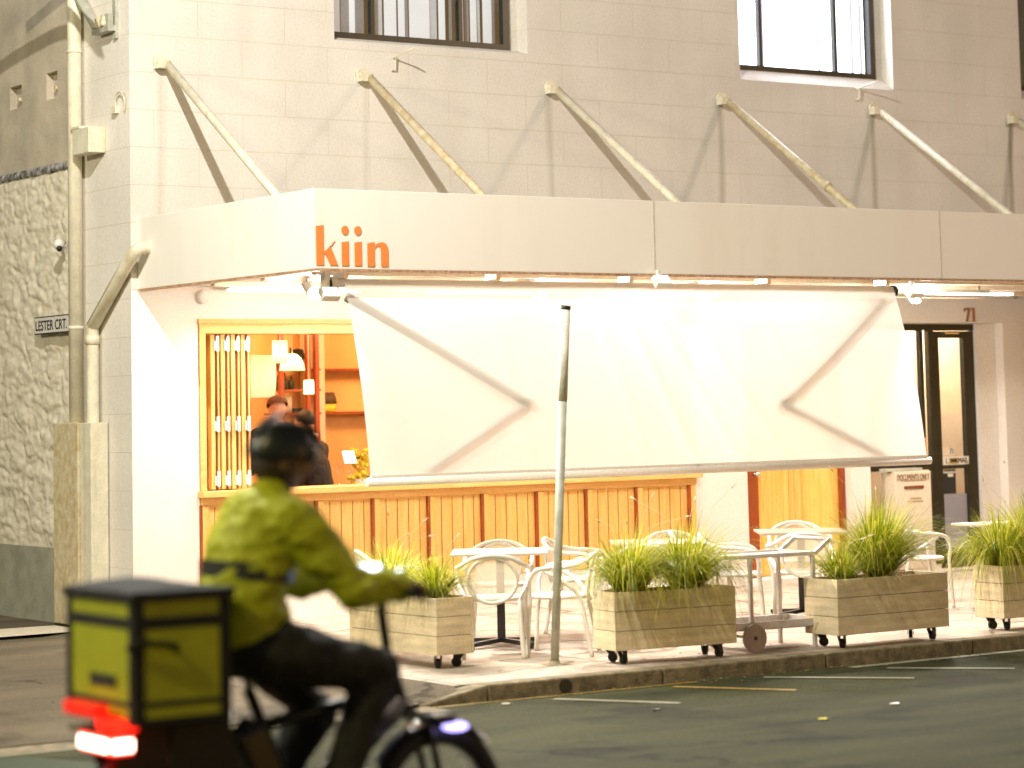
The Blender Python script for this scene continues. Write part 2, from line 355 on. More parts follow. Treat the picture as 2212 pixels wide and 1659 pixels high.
M['strip_lamp'] = mat('strip_lamp', (1, .95, .88), .4, 0, emit=(1, .92, .80), estr=3)
M['plaster'] = mat('ochre_plaster', (.86, .50, .18), .7, .12, 2.5, .1, 20)
M['plasterw'] = mat('pale_plaster', (.85, .72, .54), .7, .05, 2.5)
M['floorwood'] = woodmat('dark_floor', (.12, .07, .04), (.08, .04, .02), .4, axis=1)
M['ceiling'] = mat('ceiling_paint', (.5, .32, .17), .8, .2, 4)
M['shade'] = clothmat('lamp_shade_paper', (.95, .88, .72), .6)
M['skin'] = mat('skin', (.72, .42, .28), .5, .06, 20)
M['skin2'] = mat('skin_tanned', (.20, .10, .06), .5, .06, 20)
M['hair'] = mat('dark_hair', (.035, .018, .01), .6, .5, 90, .5, 200, stretch=(1, 1, .3))
M['cap'] = mat('brown_felt', (.22, .10, .05), .9, .3, 30, .3, 90)
M['suit'] = mat('charcoal_cloth', (.05, .042, .04), .85, .2, 12, .2, 90)
M['collar'] = mat('white_cotton', (.8, .76, .68), .8, .05)
M['hivis'] = mat('hi_vis_cloth', (.44, .48, .010), .65, .18, 6, .35, 14)
M['bagcloth'] = mat('hi_vis_bag_cloth', (.42, .46, .012), .6, .18, 5, .3, 12)
M['trousers'] = mat('black_cloth', (.012, .012, .012), .8, .3, 12, .3, 18)
M['helmet'] = mat('black_helmet', (.012, .014, .013), .35, .2, 12)
M['reflective'] = mat('dark_tape', (.03, .035, .03), .5, .2, 12)
M['bike'] = mat('black_bike_paint', (.018, .018, .02), .3, .2, 8)
M['metal'] = mat('brushed_metal', (.55, .54, .5), .3, .1, 8, metal=.8)
M['taillamp'] = mat('tail_lamp', (.8, .02, .01), .3, 0, emit=(1, .012, .004), estr=2.2)
M['tailhot'] = mat('tail_lamp_bulb', (1, .8, .7), .3, 0, emit=(1, .72, .55), estr=7)
M['reflector'] = mat('red_reflector', (.75, .02, .01), .25, .05, 8, emit=(1, .015, .005), estr=.5)
M['headlamp'] = mat('violet_lamp', (.5, .45, 1), .3, 0, emit=(.42, .36, 1), estr=3.2)
M['screen'] = mat('phone_screen', (.6, .7, 1), .2, 0, emit=(.72, .82, 1), estr=4)
M['cyanled'] = mat('cyan_led', (0, .8, .9), .2, 0, emit=(0, .65, .8), estr=3)
M['winlit'] = mat('lit_blind', (.9, .9, .95), .7, .03, 3, emit=(1, .95, 1), estr=6)
M['winlit2'] = mat('lit_blind_edge', (.6, .55, .7), .7, .05, 3, emit=(.72, .66, .86), estr=.55)
M['blind'] = mat('pale_blind', (.80, .76, .74), .7, .08, 3)
M['blindg'] = mat('grey_blind', (.32, .30, .30), .7, .15, 3)
M['room'] = mat('dark_room', (.03, .035, .04), .9, .2, 3)
M['paper'] = mat('notice_paper', (.80, .74, .62), .7, .05, 9)
M['ink'] = mat('black_ink', (.02, .02, .02), .6, 0)
M['bronze'] = mat('bronze_paint', (.32, .13, .05), .4, .1)
M['signwhite'] = mat('sign_white_enamel', (.75, .72, .66), .4, .08, 20)
M['yellowfruit'] = mat('yellow_blossom', (1.0, .80, .06), .6, .25, 60, .5, 60)
M['frost'] = mat('frosted_film', (.62, .58, .60), .5, .06, 2)
M['tile_o'] = mat('terracotta_tile', (.55, .20, .08), .5, .2, 20)
M['leaf'] = mat('indoor_leaf', (.06, .07, .03), .6, .3, 20)

def grassmat():
    m = bpy.data.materials.new('grass_blade'); m.use_nodes = True; t = m.node_tree; t.nodes.clear()
    o = t.nodes.new('ShaderNodeOutputMaterial'); d = t.nodes.new('ShaderNodeBsdfPrincipled'); d.inputs['Roughness'].default_value = .45
    tl = t.nodes.new('ShaderNodeBsdfTranslucent'); mx = t.nodes.new('ShaderNodeMixShader'); mx.inputs[0].default_value = .55
    g = t.nodes.new('ShaderNodeNewGeometry'); r = t.nodes.new('ShaderNodeValToRGB')
    r.color_ramp.elements[0].color = (.11, .17, .008, 1); r.color_ramp.elements[1].color = (.85, .72, .14, 1)
    e = r.color_ramp.elements.new(.6); e.color = (.46, .50, .02, 1)
    t.links.new(g.outputs['Random Per Island'], r.inputs[0]); t.links.new(r.outputs[0], d.inputs['Base Color'])
    t.links.new(r.outputs[0], tl.inputs[0]); t.links.new(d.outputs[0], mx.inputs[1]); t.links.new(tl.outputs[0], mx.inputs[2]); t.links.new(mx.outputs[0], o.inputs[0])
    return m
M['dryblade'] = mat('dry_grass', (.62, .50, .26), .8, .2); M['grass'] = grassmat(); streaky(M['planter'], .35, 5, (.80, .74, .64)); streaky(M['kerb'], .8, 3, (.6, .56, .5)); streaky(M['cream'], .6, 14, (.8, .7, .5))

def text_mesh(body, height, m, name, parent, origin, right=(1, 0, 0), up=(0, 0, 1), width=None, depth=.004, bold=.0, center=False):
    cu = bpy.data.curves.new(name, 'FONT'); cu.body = body; cu.size = 1; cu.extrude = .0; cu.offset = bold
    tmp = bpy.data.objects.new('tmp', cu); COL.objects.link(tmp)
    dg = bpy.context.evaluated_depsgraph_get(); dg.update()
    me = bpy.data.meshes.new_from_object(tmp.evaluated_get(dg)); COL.objects.unlink(tmp); bpy.data.objects.remove(tmp)
    xs = [v.co.x for v in me.vertices]; ys = [v.co.y for v in me.vertices]
    x0, x1, y0, y1 = min(xs), max(xs), min(ys), max(ys)
    sy = height/(y1-y0); sx = (width/(x1-x0)) if width else sy
    R_, U_ = Vector(right), Vector(up); N = R_.cross(U_); O = Vector(origin)
    for v in me.vertices:
        a, b = (v.co.x-x0)*sx, (v.co.y-y0)*sy
        if center: a -= (x1-x0)*sx/2
        v.co = O+R_*a+U_*b
    bm = bmesh.new(); bm.from_mesh(me)
    r = bmesh.ops.extrude_face_region(bm, geom=bm.faces[:]); vs = [g for g in r['geom'] if isinstance(g, bmesh.types.BMVert)]
    bmesh.ops.translate(bm, verts=vs, vec=N*depth); bmesh.ops.recalc_face_normals(bm, faces=bm.faces); bm.to_mesh(me); bm.free()
    me.materials.clear(); me.materials.append(m)
    o = bpy.data.objects.new(name, me); COL.objects.link(o)
    if parent: o.parent = parent; o.location = -root_loc(parent)
    return o

# ================================================================== SETTING
KY, RZ = 13.62, -.13
def road_z(y): return RZ if y > 12.5 else RZ+.14*(1-cos(min(1, (12.5-y)/5.5)*pi))/2
mb = MB(); ys = [-80, -20, 0, 2, 4, 6]+[7+.5*i for i in range(12)]+[13.0, KY]
for i in range(len(ys)-1):
    a, b = ys[i], ys[i+1]
    mb.add([(-120, a, road_z(a)), (160, a, road_z(a)), (160, b, road_z(b)), (-120, b, road_z(b))], [(0, 1, 2, 3)])
struct(mb.build('road', M['asphalt']))
# ground beyond the road: one sheet to the horizon, well below
struct(MB().add([(-300, -300, -.3), (300, -300, -.3), (300, 300, -.3), (-300, 300, -.3)], [(0, 1, 2, 3)]).build('ground', M['asphalt']))
# footpath: from the kerb to the building; left end ramps down to the lane mouth
KX = 8.92
def fpz(y): return -.03*(19-y)/(19-KY)
mb = MB()
mb.add([(KX, KY+.15, -.033), (KX+.17, KY+.15, -.029), (KX+.17, 19.3, 0), (KX, 19.3, 0)], [(0, 1, 2, 3)])
mb.add([(KX+.17, KY+.15, -.029), (80, KY+.15, -.029), (80, 19.3, .0), (KX+.17, 19.3, .0)], [(0, 1, 2, 3)])
struct(mb.build('footpath', M['paving']))
# kerb stones with joints
kb = MB(); x = KX+.18; random.seed(3)
while x < 60:
    L = 1.45+random.uniform(-.05, .05)
    kb.box(x+.004, x+L-.004, KY, KY+.15, -.3, -.026); x += L
kb.add([(KX-.34, KY, RZ-.1), (KX+.176, KY, RZ-.1), (KX+.176, KY+.15, RZ-.1), (KX-.34, KY+.15, RZ-.1), (KX-.34, KY, RZ+.012), (KX+.176, KY, -.026), (KX+.176, KY+.15, -.026), (KX-.34, KY+.15, RZ+.042)], [(0, 3, 2, 1), (4, 5, 6, 7), (0, 1, 5, 4), (1, 2, 6, 5), (2, 3, 7, 6), (3, 0, 4, 7)])
o = kb.build('kerb', M['kerb'], bevel=.012); struct(o)
dh = MB(); c = Vector((9.71, KY-.003, -.082))
dh.add([c+Vector((.055*cos(a*pi/8)*(1 if a % 2 else .9), 0, .045*sin(a*pi/8))) for a in range(16)], [list(range(16))])
o = dh.build('drain_outlet', M['black']); tag(o, 'round black drain hole in the kerb face below the footpath', 'drain')
# lane mouth
LZ = -.030; FX = KX-.5
def lane_z(x, y):
    t = max(0, min(1, (y-KY)/1.4)); return (RZ+.01)*(1-t)+LZ*t
mb = MB(); ysl = [KY, KY+.35, KY+.7, KY+1.05, KY+1.4, 16, 20, 60]
for i in range(len(ysl)-1):
    a, b = ysl[i], ysl[i+1]
    mb.add([(-20, a, lane_z(0, a)), (FX, a, lane_z(0, a)), (FX, b, lane_z(0, b)), (-20, b, lane_z(0, b))], [(0, 1, 2, 3)])
mb.add([(FX, 19.3, LZ), (KX, 19.3, LZ), (KX, 60, LZ), (FX, 60, LZ)], [(0, 1, 2, 3)])
mb.add([(KX, 19.3, LZ), (9.35, 19.3, LZ), (9.35, 60, LZ), (KX, 60, LZ)], [(0, 1, 2, 3)])
struct(mb.build('lane', M['lane']))
mb = MB(); nX, ysf = 8, [KY+.02, KY+.15, KY+.35, KY+.7, KY+1.05, KY+1.4, 16, 18, 19.3]; vs = []
for y_ in ysf:
    for i in range(nX+1):
        t = i/nX; t2 = t*t*(3-2*t); x_ = FX+(KX-FX)*t; top = -.029+.029*max(0, (y_-KY-.15))/(19.3-KY-.15)
        vs.append((x_, y_, lane_z(0, y_)*(1-t2)+top*t2-(.05*t2 if y_ < KY+.1 else 0)))
mb.add(vs, [(j*(nX+1)+i, j*(nX+1)+i+1, (j+1)*(nX+1)+i+1, (j+1)*(nX+1)+i) for j in range(len(ysf)-1) for i in range(nX)], True)
struct(mb.build('footpath_ramp', M['lane']))
struct(MB().add([(2, 19.2, LZ+.005), (8.9, 19.2, LZ+.03), (8.9, 19.9, LZ+.03), (2, 20.4, LZ+.005)], [(0, 1, 2, 3)]).build('lane_drain_strip', M['strip']))
struct(MB().add([(-20, KY-.28, RZ+.006), (KX-.3, KY-.28, RZ+.006), (KX-.3, KY-.02, RZ+.006), (-20, KY-.02, RZ+.006)], [(0, 1, 2, 3)]).build('gutter', M['kerb']))
# road markings
def stripe(x0, y0, x1, y1, wd, m, name='road_marking', z=.005):
    p, q = Vector((x0, y0, 0)), Vector((x1, y1, 0)); n = Vector((0, 0, 1)).cross((q-p).normalized())*wd/2
    v = [p-n, q-n, q+n, p+n]; v = [Vector((a.x, a.y, road_z(a.y)+z)) for a in v]
    return struct(MB().add(v, [(0, 1, 2, 3)]).build(name, m))
stripe(12.25, 13.29, 12.84, 12.64, .07, M['linewhite']); stripe(11.25, 13.44, 11.93, 12.68, .07, M['linewhite'])
stripe(10.45, 13.42, 10.89, 12.69, .07, M['lineyellow']); stripe(9.46, 13.40, 9.9, 12.65, .07, M['linewhite'])
stripe(8.6, 13.54, 10.75, 13.54, .035, M['lineyellow']); stripe(12.1, 13.5, 40, 13.5, .09, M['linewhite'])
stripe(4.0, 13.3, 6.1, 13.3, .05, M['linewhite'])
struct(MB().add([(2, 12.2, road_z(12.2)+.006), (6.1, 12.2, road_z(12.2)+.006), (5.7, 13.2, RZ+.006), (2, 13.9-.4, RZ+.006)], [(0, 1, 2, 3)]).build('green_cycle_lane', M['greenlane']))

# ================================================================== BUILDING
BX = 9.2
B = thing('corner_building', 'cream painted corner building with a flat canopy held by six struts over the footpath', 'building', (12, 19.2, 0))

def wall_holes(mb, x0, x1, z0, z1, y, holes, axis='x', depth=.2, sgn=1):
    """sheet in the x-z plane at y with rectangular holes (a,b,c,d)=(x0,x1,z0,z1) whose reveals go back by depth"""
    xs = sorted({x0, x1, *[h[0] for h in holes], *[h[1] for h in holes]}); zs = sorted({z0, z1, *[h[2] for h in holes], *[h[3] for h in holes]})
    P = (lambda a, d, c: (a, y+d, c)) if axis == 'x' else (lambda a, d, c: (y+d, a, c))
    for i in range(len(xs)-1):
        for j in range(len(zs)-1):
            cx, cz = (xs[i]+xs[i+1])/2, (zs[j]+zs[j+1])/2
            if any(h[0] < cx < h[1] and h[2] < cz < h[3] for h in holes): continue
            mb.add([P(xs[i], 0, zs[j]), P(xs[i+1], 0, zs[j]), P(xs[i+1], 0, zs[j+1]), P(xs[i], 0, zs[j+1])], [(0, 1, 2, 3)])
    for a, b, c, d in holes:
        D = depth
        mb.add([P(a, 0, c), P(b, 0, c), P(b, 0, d), P(a, 0, d), P(a, D, c), P(b, D, c), P(b, D, d), P(a, D, d)], [(0, 1, 5, 4), (1, 2, 6, 5), (2, 3, 7, 6), (3, 0, 4, 7)])

W1 = (11.20, 13.285, 5.03, 6.6); W2 = (15.84, 17.884, 4.94, 6.6); W3 = (19.74, 21.8, 4.94, 6.6)
mb = MB(); wall_holes(mb, BX, 40, 2.8, 9, 19, [W1, W2, W3], depth=.3)
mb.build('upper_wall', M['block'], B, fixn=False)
OP = (9.82, 15.13, .25, 2.545); DR = (15.776, 17.13, .0, 2.545); SH = (17.381, 19.32, .0, 2.54)
mb = MB(); wall_holes(mb, BX, 40, -.05, 2.798, 19, [OP, DR, SH], depth=.3)
mb.build('ground_floor_wall', M['whitewall'], B, fixn=False)
# side wall: pier next to the corner, then smooth upper wall, rubble stone, dado
mb = MB(); mb.add([(BX, 19, -.05), (BX, 20.17, -.05), (BX, 20.17, 3.99), (BX, 19, 3.99)], [(0, 1, 2, 3)])
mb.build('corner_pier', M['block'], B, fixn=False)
mb = MB()
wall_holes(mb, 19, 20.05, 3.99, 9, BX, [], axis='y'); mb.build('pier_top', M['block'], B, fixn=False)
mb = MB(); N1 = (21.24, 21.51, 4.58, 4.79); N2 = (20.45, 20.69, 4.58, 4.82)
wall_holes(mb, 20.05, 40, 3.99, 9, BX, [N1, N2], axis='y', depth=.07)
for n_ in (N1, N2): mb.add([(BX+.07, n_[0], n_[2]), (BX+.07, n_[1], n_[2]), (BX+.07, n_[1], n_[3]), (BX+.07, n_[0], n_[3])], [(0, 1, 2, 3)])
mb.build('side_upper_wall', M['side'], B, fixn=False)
for n_ in (N1, N2):
    c = ((n_[0]+n_[1])/2-.01, (n_[2]+n_[3])/2-.02)
    MB().cyl((BX+.069, c[0], c[1]), (BX+.02, c[0], c[1]), .02).build('anchor_bolt', M['rustcream'], B)
# rubble stone: displaced sheet
def stone_h(y, z):
    p = Vector((y*2.4, z*5.5, 0))+Vector((noise.noise((y*5, z*5, 3)), noise.noise((y*5, z*5, 9)), 0))*.55
    d, _ = noise.voronoi(p); e = d[1]-d[0]
    h = min(1, e*5)**.7*.024*(.6+.5*noise.noise((y*2.4, z*5.5, 7)))
    h += .011*noise.fractal((y*4.5, z*10, 1), .75, 2.1, 5)+.009*noise.turbulence((y*12, z*18, 5), 3, False)
    return h
mb = MB(); ny, nz = 190, 190; y0, y1, z0, z1 = 20.17, 24.2, .6, 3.93
vs = []
for j in range(nz+1):
    for i in range(ny+1):
        y_ = y0+(y1-y0)*i/ny; z_ = z0+(z1-z0)*j/nz; e = min(1, i/5, j/4, (nz-j)/4)
        vs.append((BX-.004-stone_h(y_, z_)*e, y_, z_))
mb.add(vs, [(j*(ny+1)+i, j*(ny+1)+i+1, (j+1)*(ny+1)+i+1, (j+1)*(ny+1)+i) for j in range(nz) for i in range(ny)], True)
mb.add([(BX, 24.2, .6), (BX, 40, .6), (BX, 40, 3.93), (BX, 24.2, 3.93)], [(0, 1, 2, 3)])
mb.build('rubble_stone_wall', M['stone'], B, fixn=False)
m = mat('peeling_ledge', (.55, .5, .48), .9, .1, 16, .6, 30, col2=(.02, .03, .03)); M['ledge'] = m
mb = MB(); vs = []; n_ = 120
for i in range(n_+1):
    y_ = 20.05+ (24.2-20.05)*i/n_; lo = 3.915+.03*noise.noise((y_*6, 0, 0))+.015*noise.noise((y_*25, 3, 0))
    vs += [(BX-.002, y_, 3.995), (BX-.022, y_, 3.985), (BX-.03, y_, lo+.02), (BX-.006, y_, lo)]
mb.add(vs, [(i*4+k, i*4+k+1, i*4+k+5, i*4+k+4) for i in range(n_) for k in range(3)], True)
mb.build('peeling_ledge', m, B, fixn=False)
MB().box(BX-.03, BX+.1, 20.17, 40, -.05, .615).build('dado', M['dado'], B)
# body mass behind (keeps light in / out)
mb = MB(); mb.box(BX+.6, 39.9, 26, 26.3, -.05, 9).box(39.9, 40.1, 19, 26, -.05, 9); mb.box(BX+.2, 40, 19.3, 26, 8.8, 9)
mb.build('rear_walls', M['room'], B)
MB().box(BX+.15, 40, 19.3, 26, 3.2, 3.4).build('floor_slab', M['ceiling'], B)

# ---- canopy
CY, CZ0, CZ1 = 16.05, 2.80, 3.395
mb = MB()
xs = [BX+.06, 12.43, 15.6, 19.0, 24, 38]
mb.box(xs[0], xs[1]-.003, CY, CY+.04, CZ0, CZ1)
for i in range(1, len(xs)-1): mb.box(xs[i], xs[i+1]-.003, CY+.001*(i % 2), CY+.04, CZ0, CZ1)
mb.box(xs[0], xs[0]+.04, CY+.04, 18.998, CZ0, CZ1)
can = mb.build('canopy_fascia', M['fascia'], B, bevel=.004)
jm = mat('joint_grime', (.70, .65, .58), .7, .1, 9)
for x_ in xs[1:-1]: MB().box(x_-.009, x_+.006, CY-.002, CY, CZ0, CZ1).build('fascia_joint', jm, can)
mb = MB(); mb.box(xs[0], 38, CY-.004, CY+.05, CZ0-.018, CZ0-.001).box(xs[0]-.004, xs[0]+.05, CY+.05, 18.99, CZ0-.018, CZ0-.001)
mb.build('drip_trim', mat('rusty_edge_trim', (.62, .45, .30), .6, .4, 40, col2=(.35, .16, .07)), can)
MB().box(xs[0]+.045, 38, CY+.045, 18.995, CZ0+.03, CZ0+.05).build('soffit', M['soffit'], B)
mb = MB()
for y_ in (16.55, 17.35, 18.2): mb.box(xs[0]+.3, 37, y_, y_+.07, CZ0-.015, CZ0+.028)
mb.build('soffit_batten', mat('timber_cover_strip', (.84, .70, .52), .6, .1), B)
MB().box(xs[0]+.045, 38, CY+.045, 18.995, CZ0+.19, CZ0+.22).build('canopy_deck', M['galv'], B)
# lettering on the fascia
Lm = lambda px, py: (9.276+(px-533)/(1580-533)*.6225, CY-.001, 2.8255+(710-py)/(710-160)*.294)
def letter(polys):
    mb = MB()
    for p in polys: mb.prism([Lm(*q) for q in p], (0, -.006, 0))
    return mb
def blob(cx, cy, rx, ry): return [(cx+rx*cos(a*pi/12), cy+ry*sin(a*pi/12)) for a in range(24)]
letters = thing('tmp', None, None); bpy.data.objects.remove(letters)
kk = letter([[(533, 168), (640, 150), (640, 708), (533, 708)], [(640, 528), (735, 440), (845, 708), (735, 708), (655, 545), (640, 552)], [(720, 455), (798, 368), (806, 372), (742, 452)]])
kk.build('letter_k', M['orange'], B)
for sx in (0, 188):
    letter([[(900+sx, 384), (1002+sx, 370), (1002+sx, 711), (900+sx, 711)], blob(951+sx, 217, 52, 63)]).build('letter_i', M['orange'], B)
arc = [(1380, 432), (1405, 400), (1440, 380), (1490, 372), (1530, 382), (1560, 412), (1578, 450), (1582, 500), (1582, 717), (1475, 717), (1475, 500), (1470, 455), (1455, 432), (1430, 425), (1405, 440), (1380, 470)]
mbn = letter([[(1275, 390), (1380, 372), (1380, 716), (1275, 716)]])
P = [Lm(*q) for q in arc]; h = len(P)//2
for i in range(h-1):
    a, b, c_, d = P[i], P[i+1], P[-2-i], P[-1-i]; mbn.prism([a, b, c_, d], (0, -.006, 0))
mbn.build('letter_n', M['orange'], B)
# ---- struts
for i, (xa, ln) in enumerate(zip([9.475, 11.47, 13.514, 15.572, 17.571, 19.55], [0]*6)):
    mb = MB(); a = Vector((xa+.045, 18.93, 4.70)); b = Vector((xa+.045, 16.55, 4.725-.6725*2.45))
    mb.tube([a, b], .037, 12)
    if i == 3: mb.tube([a.lerp(b, .585), a.lerp(b, .6)], .047, 12)
    s_ = mb.build('strut', M['cream'] if i not in (1, 3) else M['rustcream'], B)
    mb = MB(); mb.tube([(xa, 19.0, 4.73), (xa, 18.955, 4.73)], .06, 16); mb.box(xa-.052, xa+.052, 18.90, 18.985, 4.665, 4.74).cyl((xa-.06, 18.93, 4.72), (xa+.075, 18.93, 4.72), .016, n=8)
    mb.build('strut_bracket', M['cream'], s_)

# ---- upstairs windows
def sash(W, zf, litm, edgem, pane_edges, label):
    x0, x1 = W[0]+.012, W[1]-.105; yf = 19.14; z0 = zf; z1 = W[3]
    wn = MB(); wn.box(x0, x1, yf, yf+.06, z0, z0+.055).box(x0, x0+.05, yf, yf+.06, z0+.055, z1).box(x1-.07, x1, yf, yf+.06, z0+.055, z1)
    for xm in pane_edges: wn.box(xm-.02, xm+.02, yf+.004, yf+.055, z0+.055, z1)
    f = wn.build('window', M['dark'], B); 
    MB().box(x0+.05, x1-.07, yf+.03, yf+.034, z0+.055, z1).build('pane', M['glass'], f)
    sl = MB(); sl.prism([(W[0]+.002, 19.0, W[2]-.0), (W[0]+.002, 19.14, z0), (W[0]+.002, 19.2, z0), (W[0]+.002, 19.2, W[2])], (W[1]-W[0]-.004, 0, 0)); sl.box(x1, W[1]-.001, yf+.03, yf+.06, W[2]+.01, z1)
    sl.build('sill', M['block'], f)
    return f, x0, x1, z0, z1
f1, x0, x1, z0, z1 = sash(W1, 5.075, None, None, [11.69, 12.64], '')
mb, mg, mk = MB(), MB(), MB()
widths = [(11.26, 11.4, 0), (11.4, 11.5, 1), (11.5, 11.56, 0), (11.57, 11.66, 1), (11.72, 11.86, 2), (11.87, 12.0, 0), (12.02, 12.09, 0), (12.10, 12.13, 1), (12.14, 12.36, 0), (12.36, 12.45, 2), (12.46, 12.53, 0), (12.58, 12.61, 1), (12.68, 12.73, 0), (12.75, 12.8, 1), (12.81, 12.88, 0), (12.9, 12.93, 2), (12.95, 13.05, 0), (13.06, 13.09, 1)]
for a, b, k in widths: (mb, mg, mk)[k].box(a, b, 19.24+.01*k, 19.245+.01*k, 5.1, 6.6)
o = mb.build('blind', mat('half_lit_blind', (.8, .76, .72), .7, .08, 3, emit=(.95, .85, .78), estr=.30), f1)
mg.build('blind', M['blindg'], f1); mk.build('blind', M['blind'], f1)
MB().box(11.1, 13.4, 19.4, 19.41, 4.9, 6.7).build('room_backing', M['room'], f1)
f2, x0, x1, z0, z1 = sash(W2, 5.06, None, None, [16.24, 17.24], '')
mb = MB(); mb.box(15.95, 17.74, 19.27, 19.28, 5.0, 6.65); mb.build('blind', M['winlit'], f2)
mb = MB()
for a, b in ((15.93, 15.96), (16.34, 16.37), (17.09, 17.12), (17.54, 17.58), (17.66, 17.70)): mb.box(a, b, 19.25, 19.26, 5.0, 6.65)
mb.build('blind', M['winlit2'], f2)
lamp('window_glow', (16.9, 19.2, 5.9), 26, (1, .93, 1), kind='AREA', size=(1.7, 1.2), rot=(radians(-90), 0, 0), parent=f2).location = Vector((16.9, 19.12, 5.9))-root_loc(f2)
f3, *_ = sash(W3, 5.06, None, None, [20.2, 21.2], '')
MB().box(19.7, 21.9, 19.4, 19.41, 4.9, 6.7).build('room_backing', M['room'], f3)

# ---- little wire hooks below the windows
for hx, hz in ((11.81, 4.91), (17.37, 4.93)):
    mb = MB(); mb.tube([(hx, 19, hz-.12), (hx-.03, 18.98, hz-.12), (hx, 18.96, hz-.11), (hx, 18.95, hz), (hx+.02, 18.80, hz+.03), (hx+.03, 18.70, hz+.04)], .008, 6)
    mb.box(hx-.012, hx+.012, 18.94, 18.998, hz-.008, hz+.008)
    mb.build('wire_hook', M['cream'], B)

# ---- serving front below the counter (timber)
sf = MB().box(9.825, 15.128, 19.02, 19.06, .262, 1.04).build('timber_cladding', M['pine'], B)
mb = MB(); bx = 9.86
posts = [9.86, 10.405, 10.978, 11.55, 12.129, 12.705, 13.303, 13.864, 14.448, 15.085]
gm = mat('dark_groove', (.36, .15, .03), .6, .2)  # darker brown for the strip along each board joint
for a, b in zip(posts, posts[1:]):
    for k in range(1, 5): 
        xg = a+(b-a)*k/5; mb.box(xg-.0035, xg+.0035, 19.0165, 19.022, .27, .97)
mb.build('board_joint', gm, sf)
for p in posts:
    po = MB().box(p-.02, p+.035, 18.985, 19.018, .262, .985).build('post', M['pine'], B, bevel=.003)
    MB().box(p-.046, p-.0205, 18.99, 19.018, .262, .985).build('post_edge', M['red'], po)
MB().box(9.826, 15.126, 18.975, 19.018, .987, 1.05).box(9.826, 15.126, 18.99, 19.018, .26, .30).build('rail', M['pineh'], B, bevel=.004)
MB().box(9.80, 15.15, 18.90, 19.36, 1.052, 1.106).build('serving_counter', M['pineh'], B, bevel=.006)
# opening frame
mb = MB(); mb.box(9.825, 15.125, 18.985, 19.2, 2.43, 2.54).box(9.81, 15.14, 18.965, 19.0, 2.515, 2.556).box(9.825, 9.885, 18.987, 19.2, 1.107, 2.43).box(15.07, 15.124, 18.987, 19.2, 1.107, 2.43)
mb.build('opening_frame', M['pineh'], B, bevel=.004)
# bifold panels, each a leaf seen edge-on
fx = [9.952, 10.05, 10.149, 10.246]
for i, x_ in enumerate(fx):
    p = MB().box(x_, x_+.038, 19.03, 19.55, 1.115, 2.425).box(x_+.066, x_+.083, 19.035, 19.55, 1.115, 2.425).build('bifold_leaf', M['pine'], B, bevel=.003)
    MB().box(x_+.0385, x_+.0655, 19.05, 19.55, 1.12, 2.42).box(x_+.0835, x_+.097, 19.05, 19.55, 1.12, 2.42).build('leaf_gap', M['darkwood'], p)
    for z_ in (2.28, 1.60, 1.14):
        h_ = MB().box(x_+.048, x_+.076, 19.015, 19.03, z_, z_+.13).box(x_+.026, x_+.044, 19.018, 19.03, z_+.01, z_+.09).build('hinge', M['white'], p)
        
MB().box(9.886, 9.95, 19.2, 19.24, 1.12, 2.42).build('side_light', M['room'], B)
MB().box(9.90, 9.945, 19.19, 19.2, 2.1, 2.28).box(9.91, 9.95, 19.19, 19.2, 1.62, 1.95).build('side_light_notice', M['paper'], B)

# ---- timber double door in its recess
dd = thing('double_timber_door', 'yellow varnished double timber door with a brass knob', 'door', (16.45, 19.1, 0)); bpy.data.objects.remove(dd)
mb = MB().box(15.93, 16.53, 19.16, 19.2, .06, 2.5).box(16.54, 17.09, 19.165, 19.2, .06, 2.5)
dr = mb.build('timber_door', M['doorwood'], B, bevel=.003)
mb = MB().box(16.43, 16.455, 19.15, 19.162, .06, 2.5).box(16.5, 16.53, 19.148, 19.16, .06, 2.5).box(16.60, 16.615, 19.155, 19.166, .06, 2.5)
mb.build('door_moulding', M['pine'], dr)
MB().box(15.78, 15.925, 19.02, 19.2, .06, 2.53).build('door_jamb', M['red'], B)
MB().box(17.09, 17.125, 19.10, 19.2, .06, 2.53).build('door_jamb', M['red'], B)
mb = MB().cyl((15.87, 19.02, 1.06), (15.87, 18.97, 1.06), .014).sphere((15.87, 18.955, 1.06), .026); mb.build('door_knob', M['chrome'], dr)
MB().box(15.72, 17.2, 18.82, 19.3, -.04, .055).build('doorstep', M['whitewall'], B, bevel=.006)

# ---- shopfront 71
sf_ = MB(); y0, y1 = 19.16, 19.23
sf_.box(17.385, 19.052, y0, y1, 2.465, 2.535).box(18.40, 18.475, y0, y1, .06, 2.465).box(17.385, 17.46, y0, y1, .45, 2.465)
sf_.box(17.46, 18.40, y0, y1, 1.03, 1.175).box(17.46, 18.40, y0, y1, .40, .46).box(18.285, 18.33, y0+.01, y1, 1.175, 2.465)
sfo = sf_.build('shopfront_frame', M['dark'], B, bevel=.003)
MB().box(17.46, 18.285, 19.195, 19.199, .46, 1.03).box(17.46, 18.285, 19.195, 19.199, 1.175, 2.465).build('shopfront_pane', M['doorglass'], sfo)
gd = MB(); gd.box(18.48, 18.545, y0+.005, y1, .06, 2.46).box(18.905, 19.05, y0+.005, y1, .06, 2.46).box(18.545, 18.905, y0+.006, y1, 2.39, 2.46).box(18.545, 18.905, y0+.006, y1, 1.03, 1.065).box(18.545, 18.905, y0+.006, y1, .06, .2)
gdo = gd.build('glass_door', M['dark'], B, bevel=.003)
MB().box(18.545, 18.905, 19.2, 19.204, .2, 1.03).box(18.545, 18.905, 19.2, 19.204, 1.065, 2.39).build('door_pane', M['doorglass'], gdo)
MB().box(18.62, 18.82, y0-.02, y0+.005, 2.43, 2.445).build('door_closer', M['chrome'], gdo)
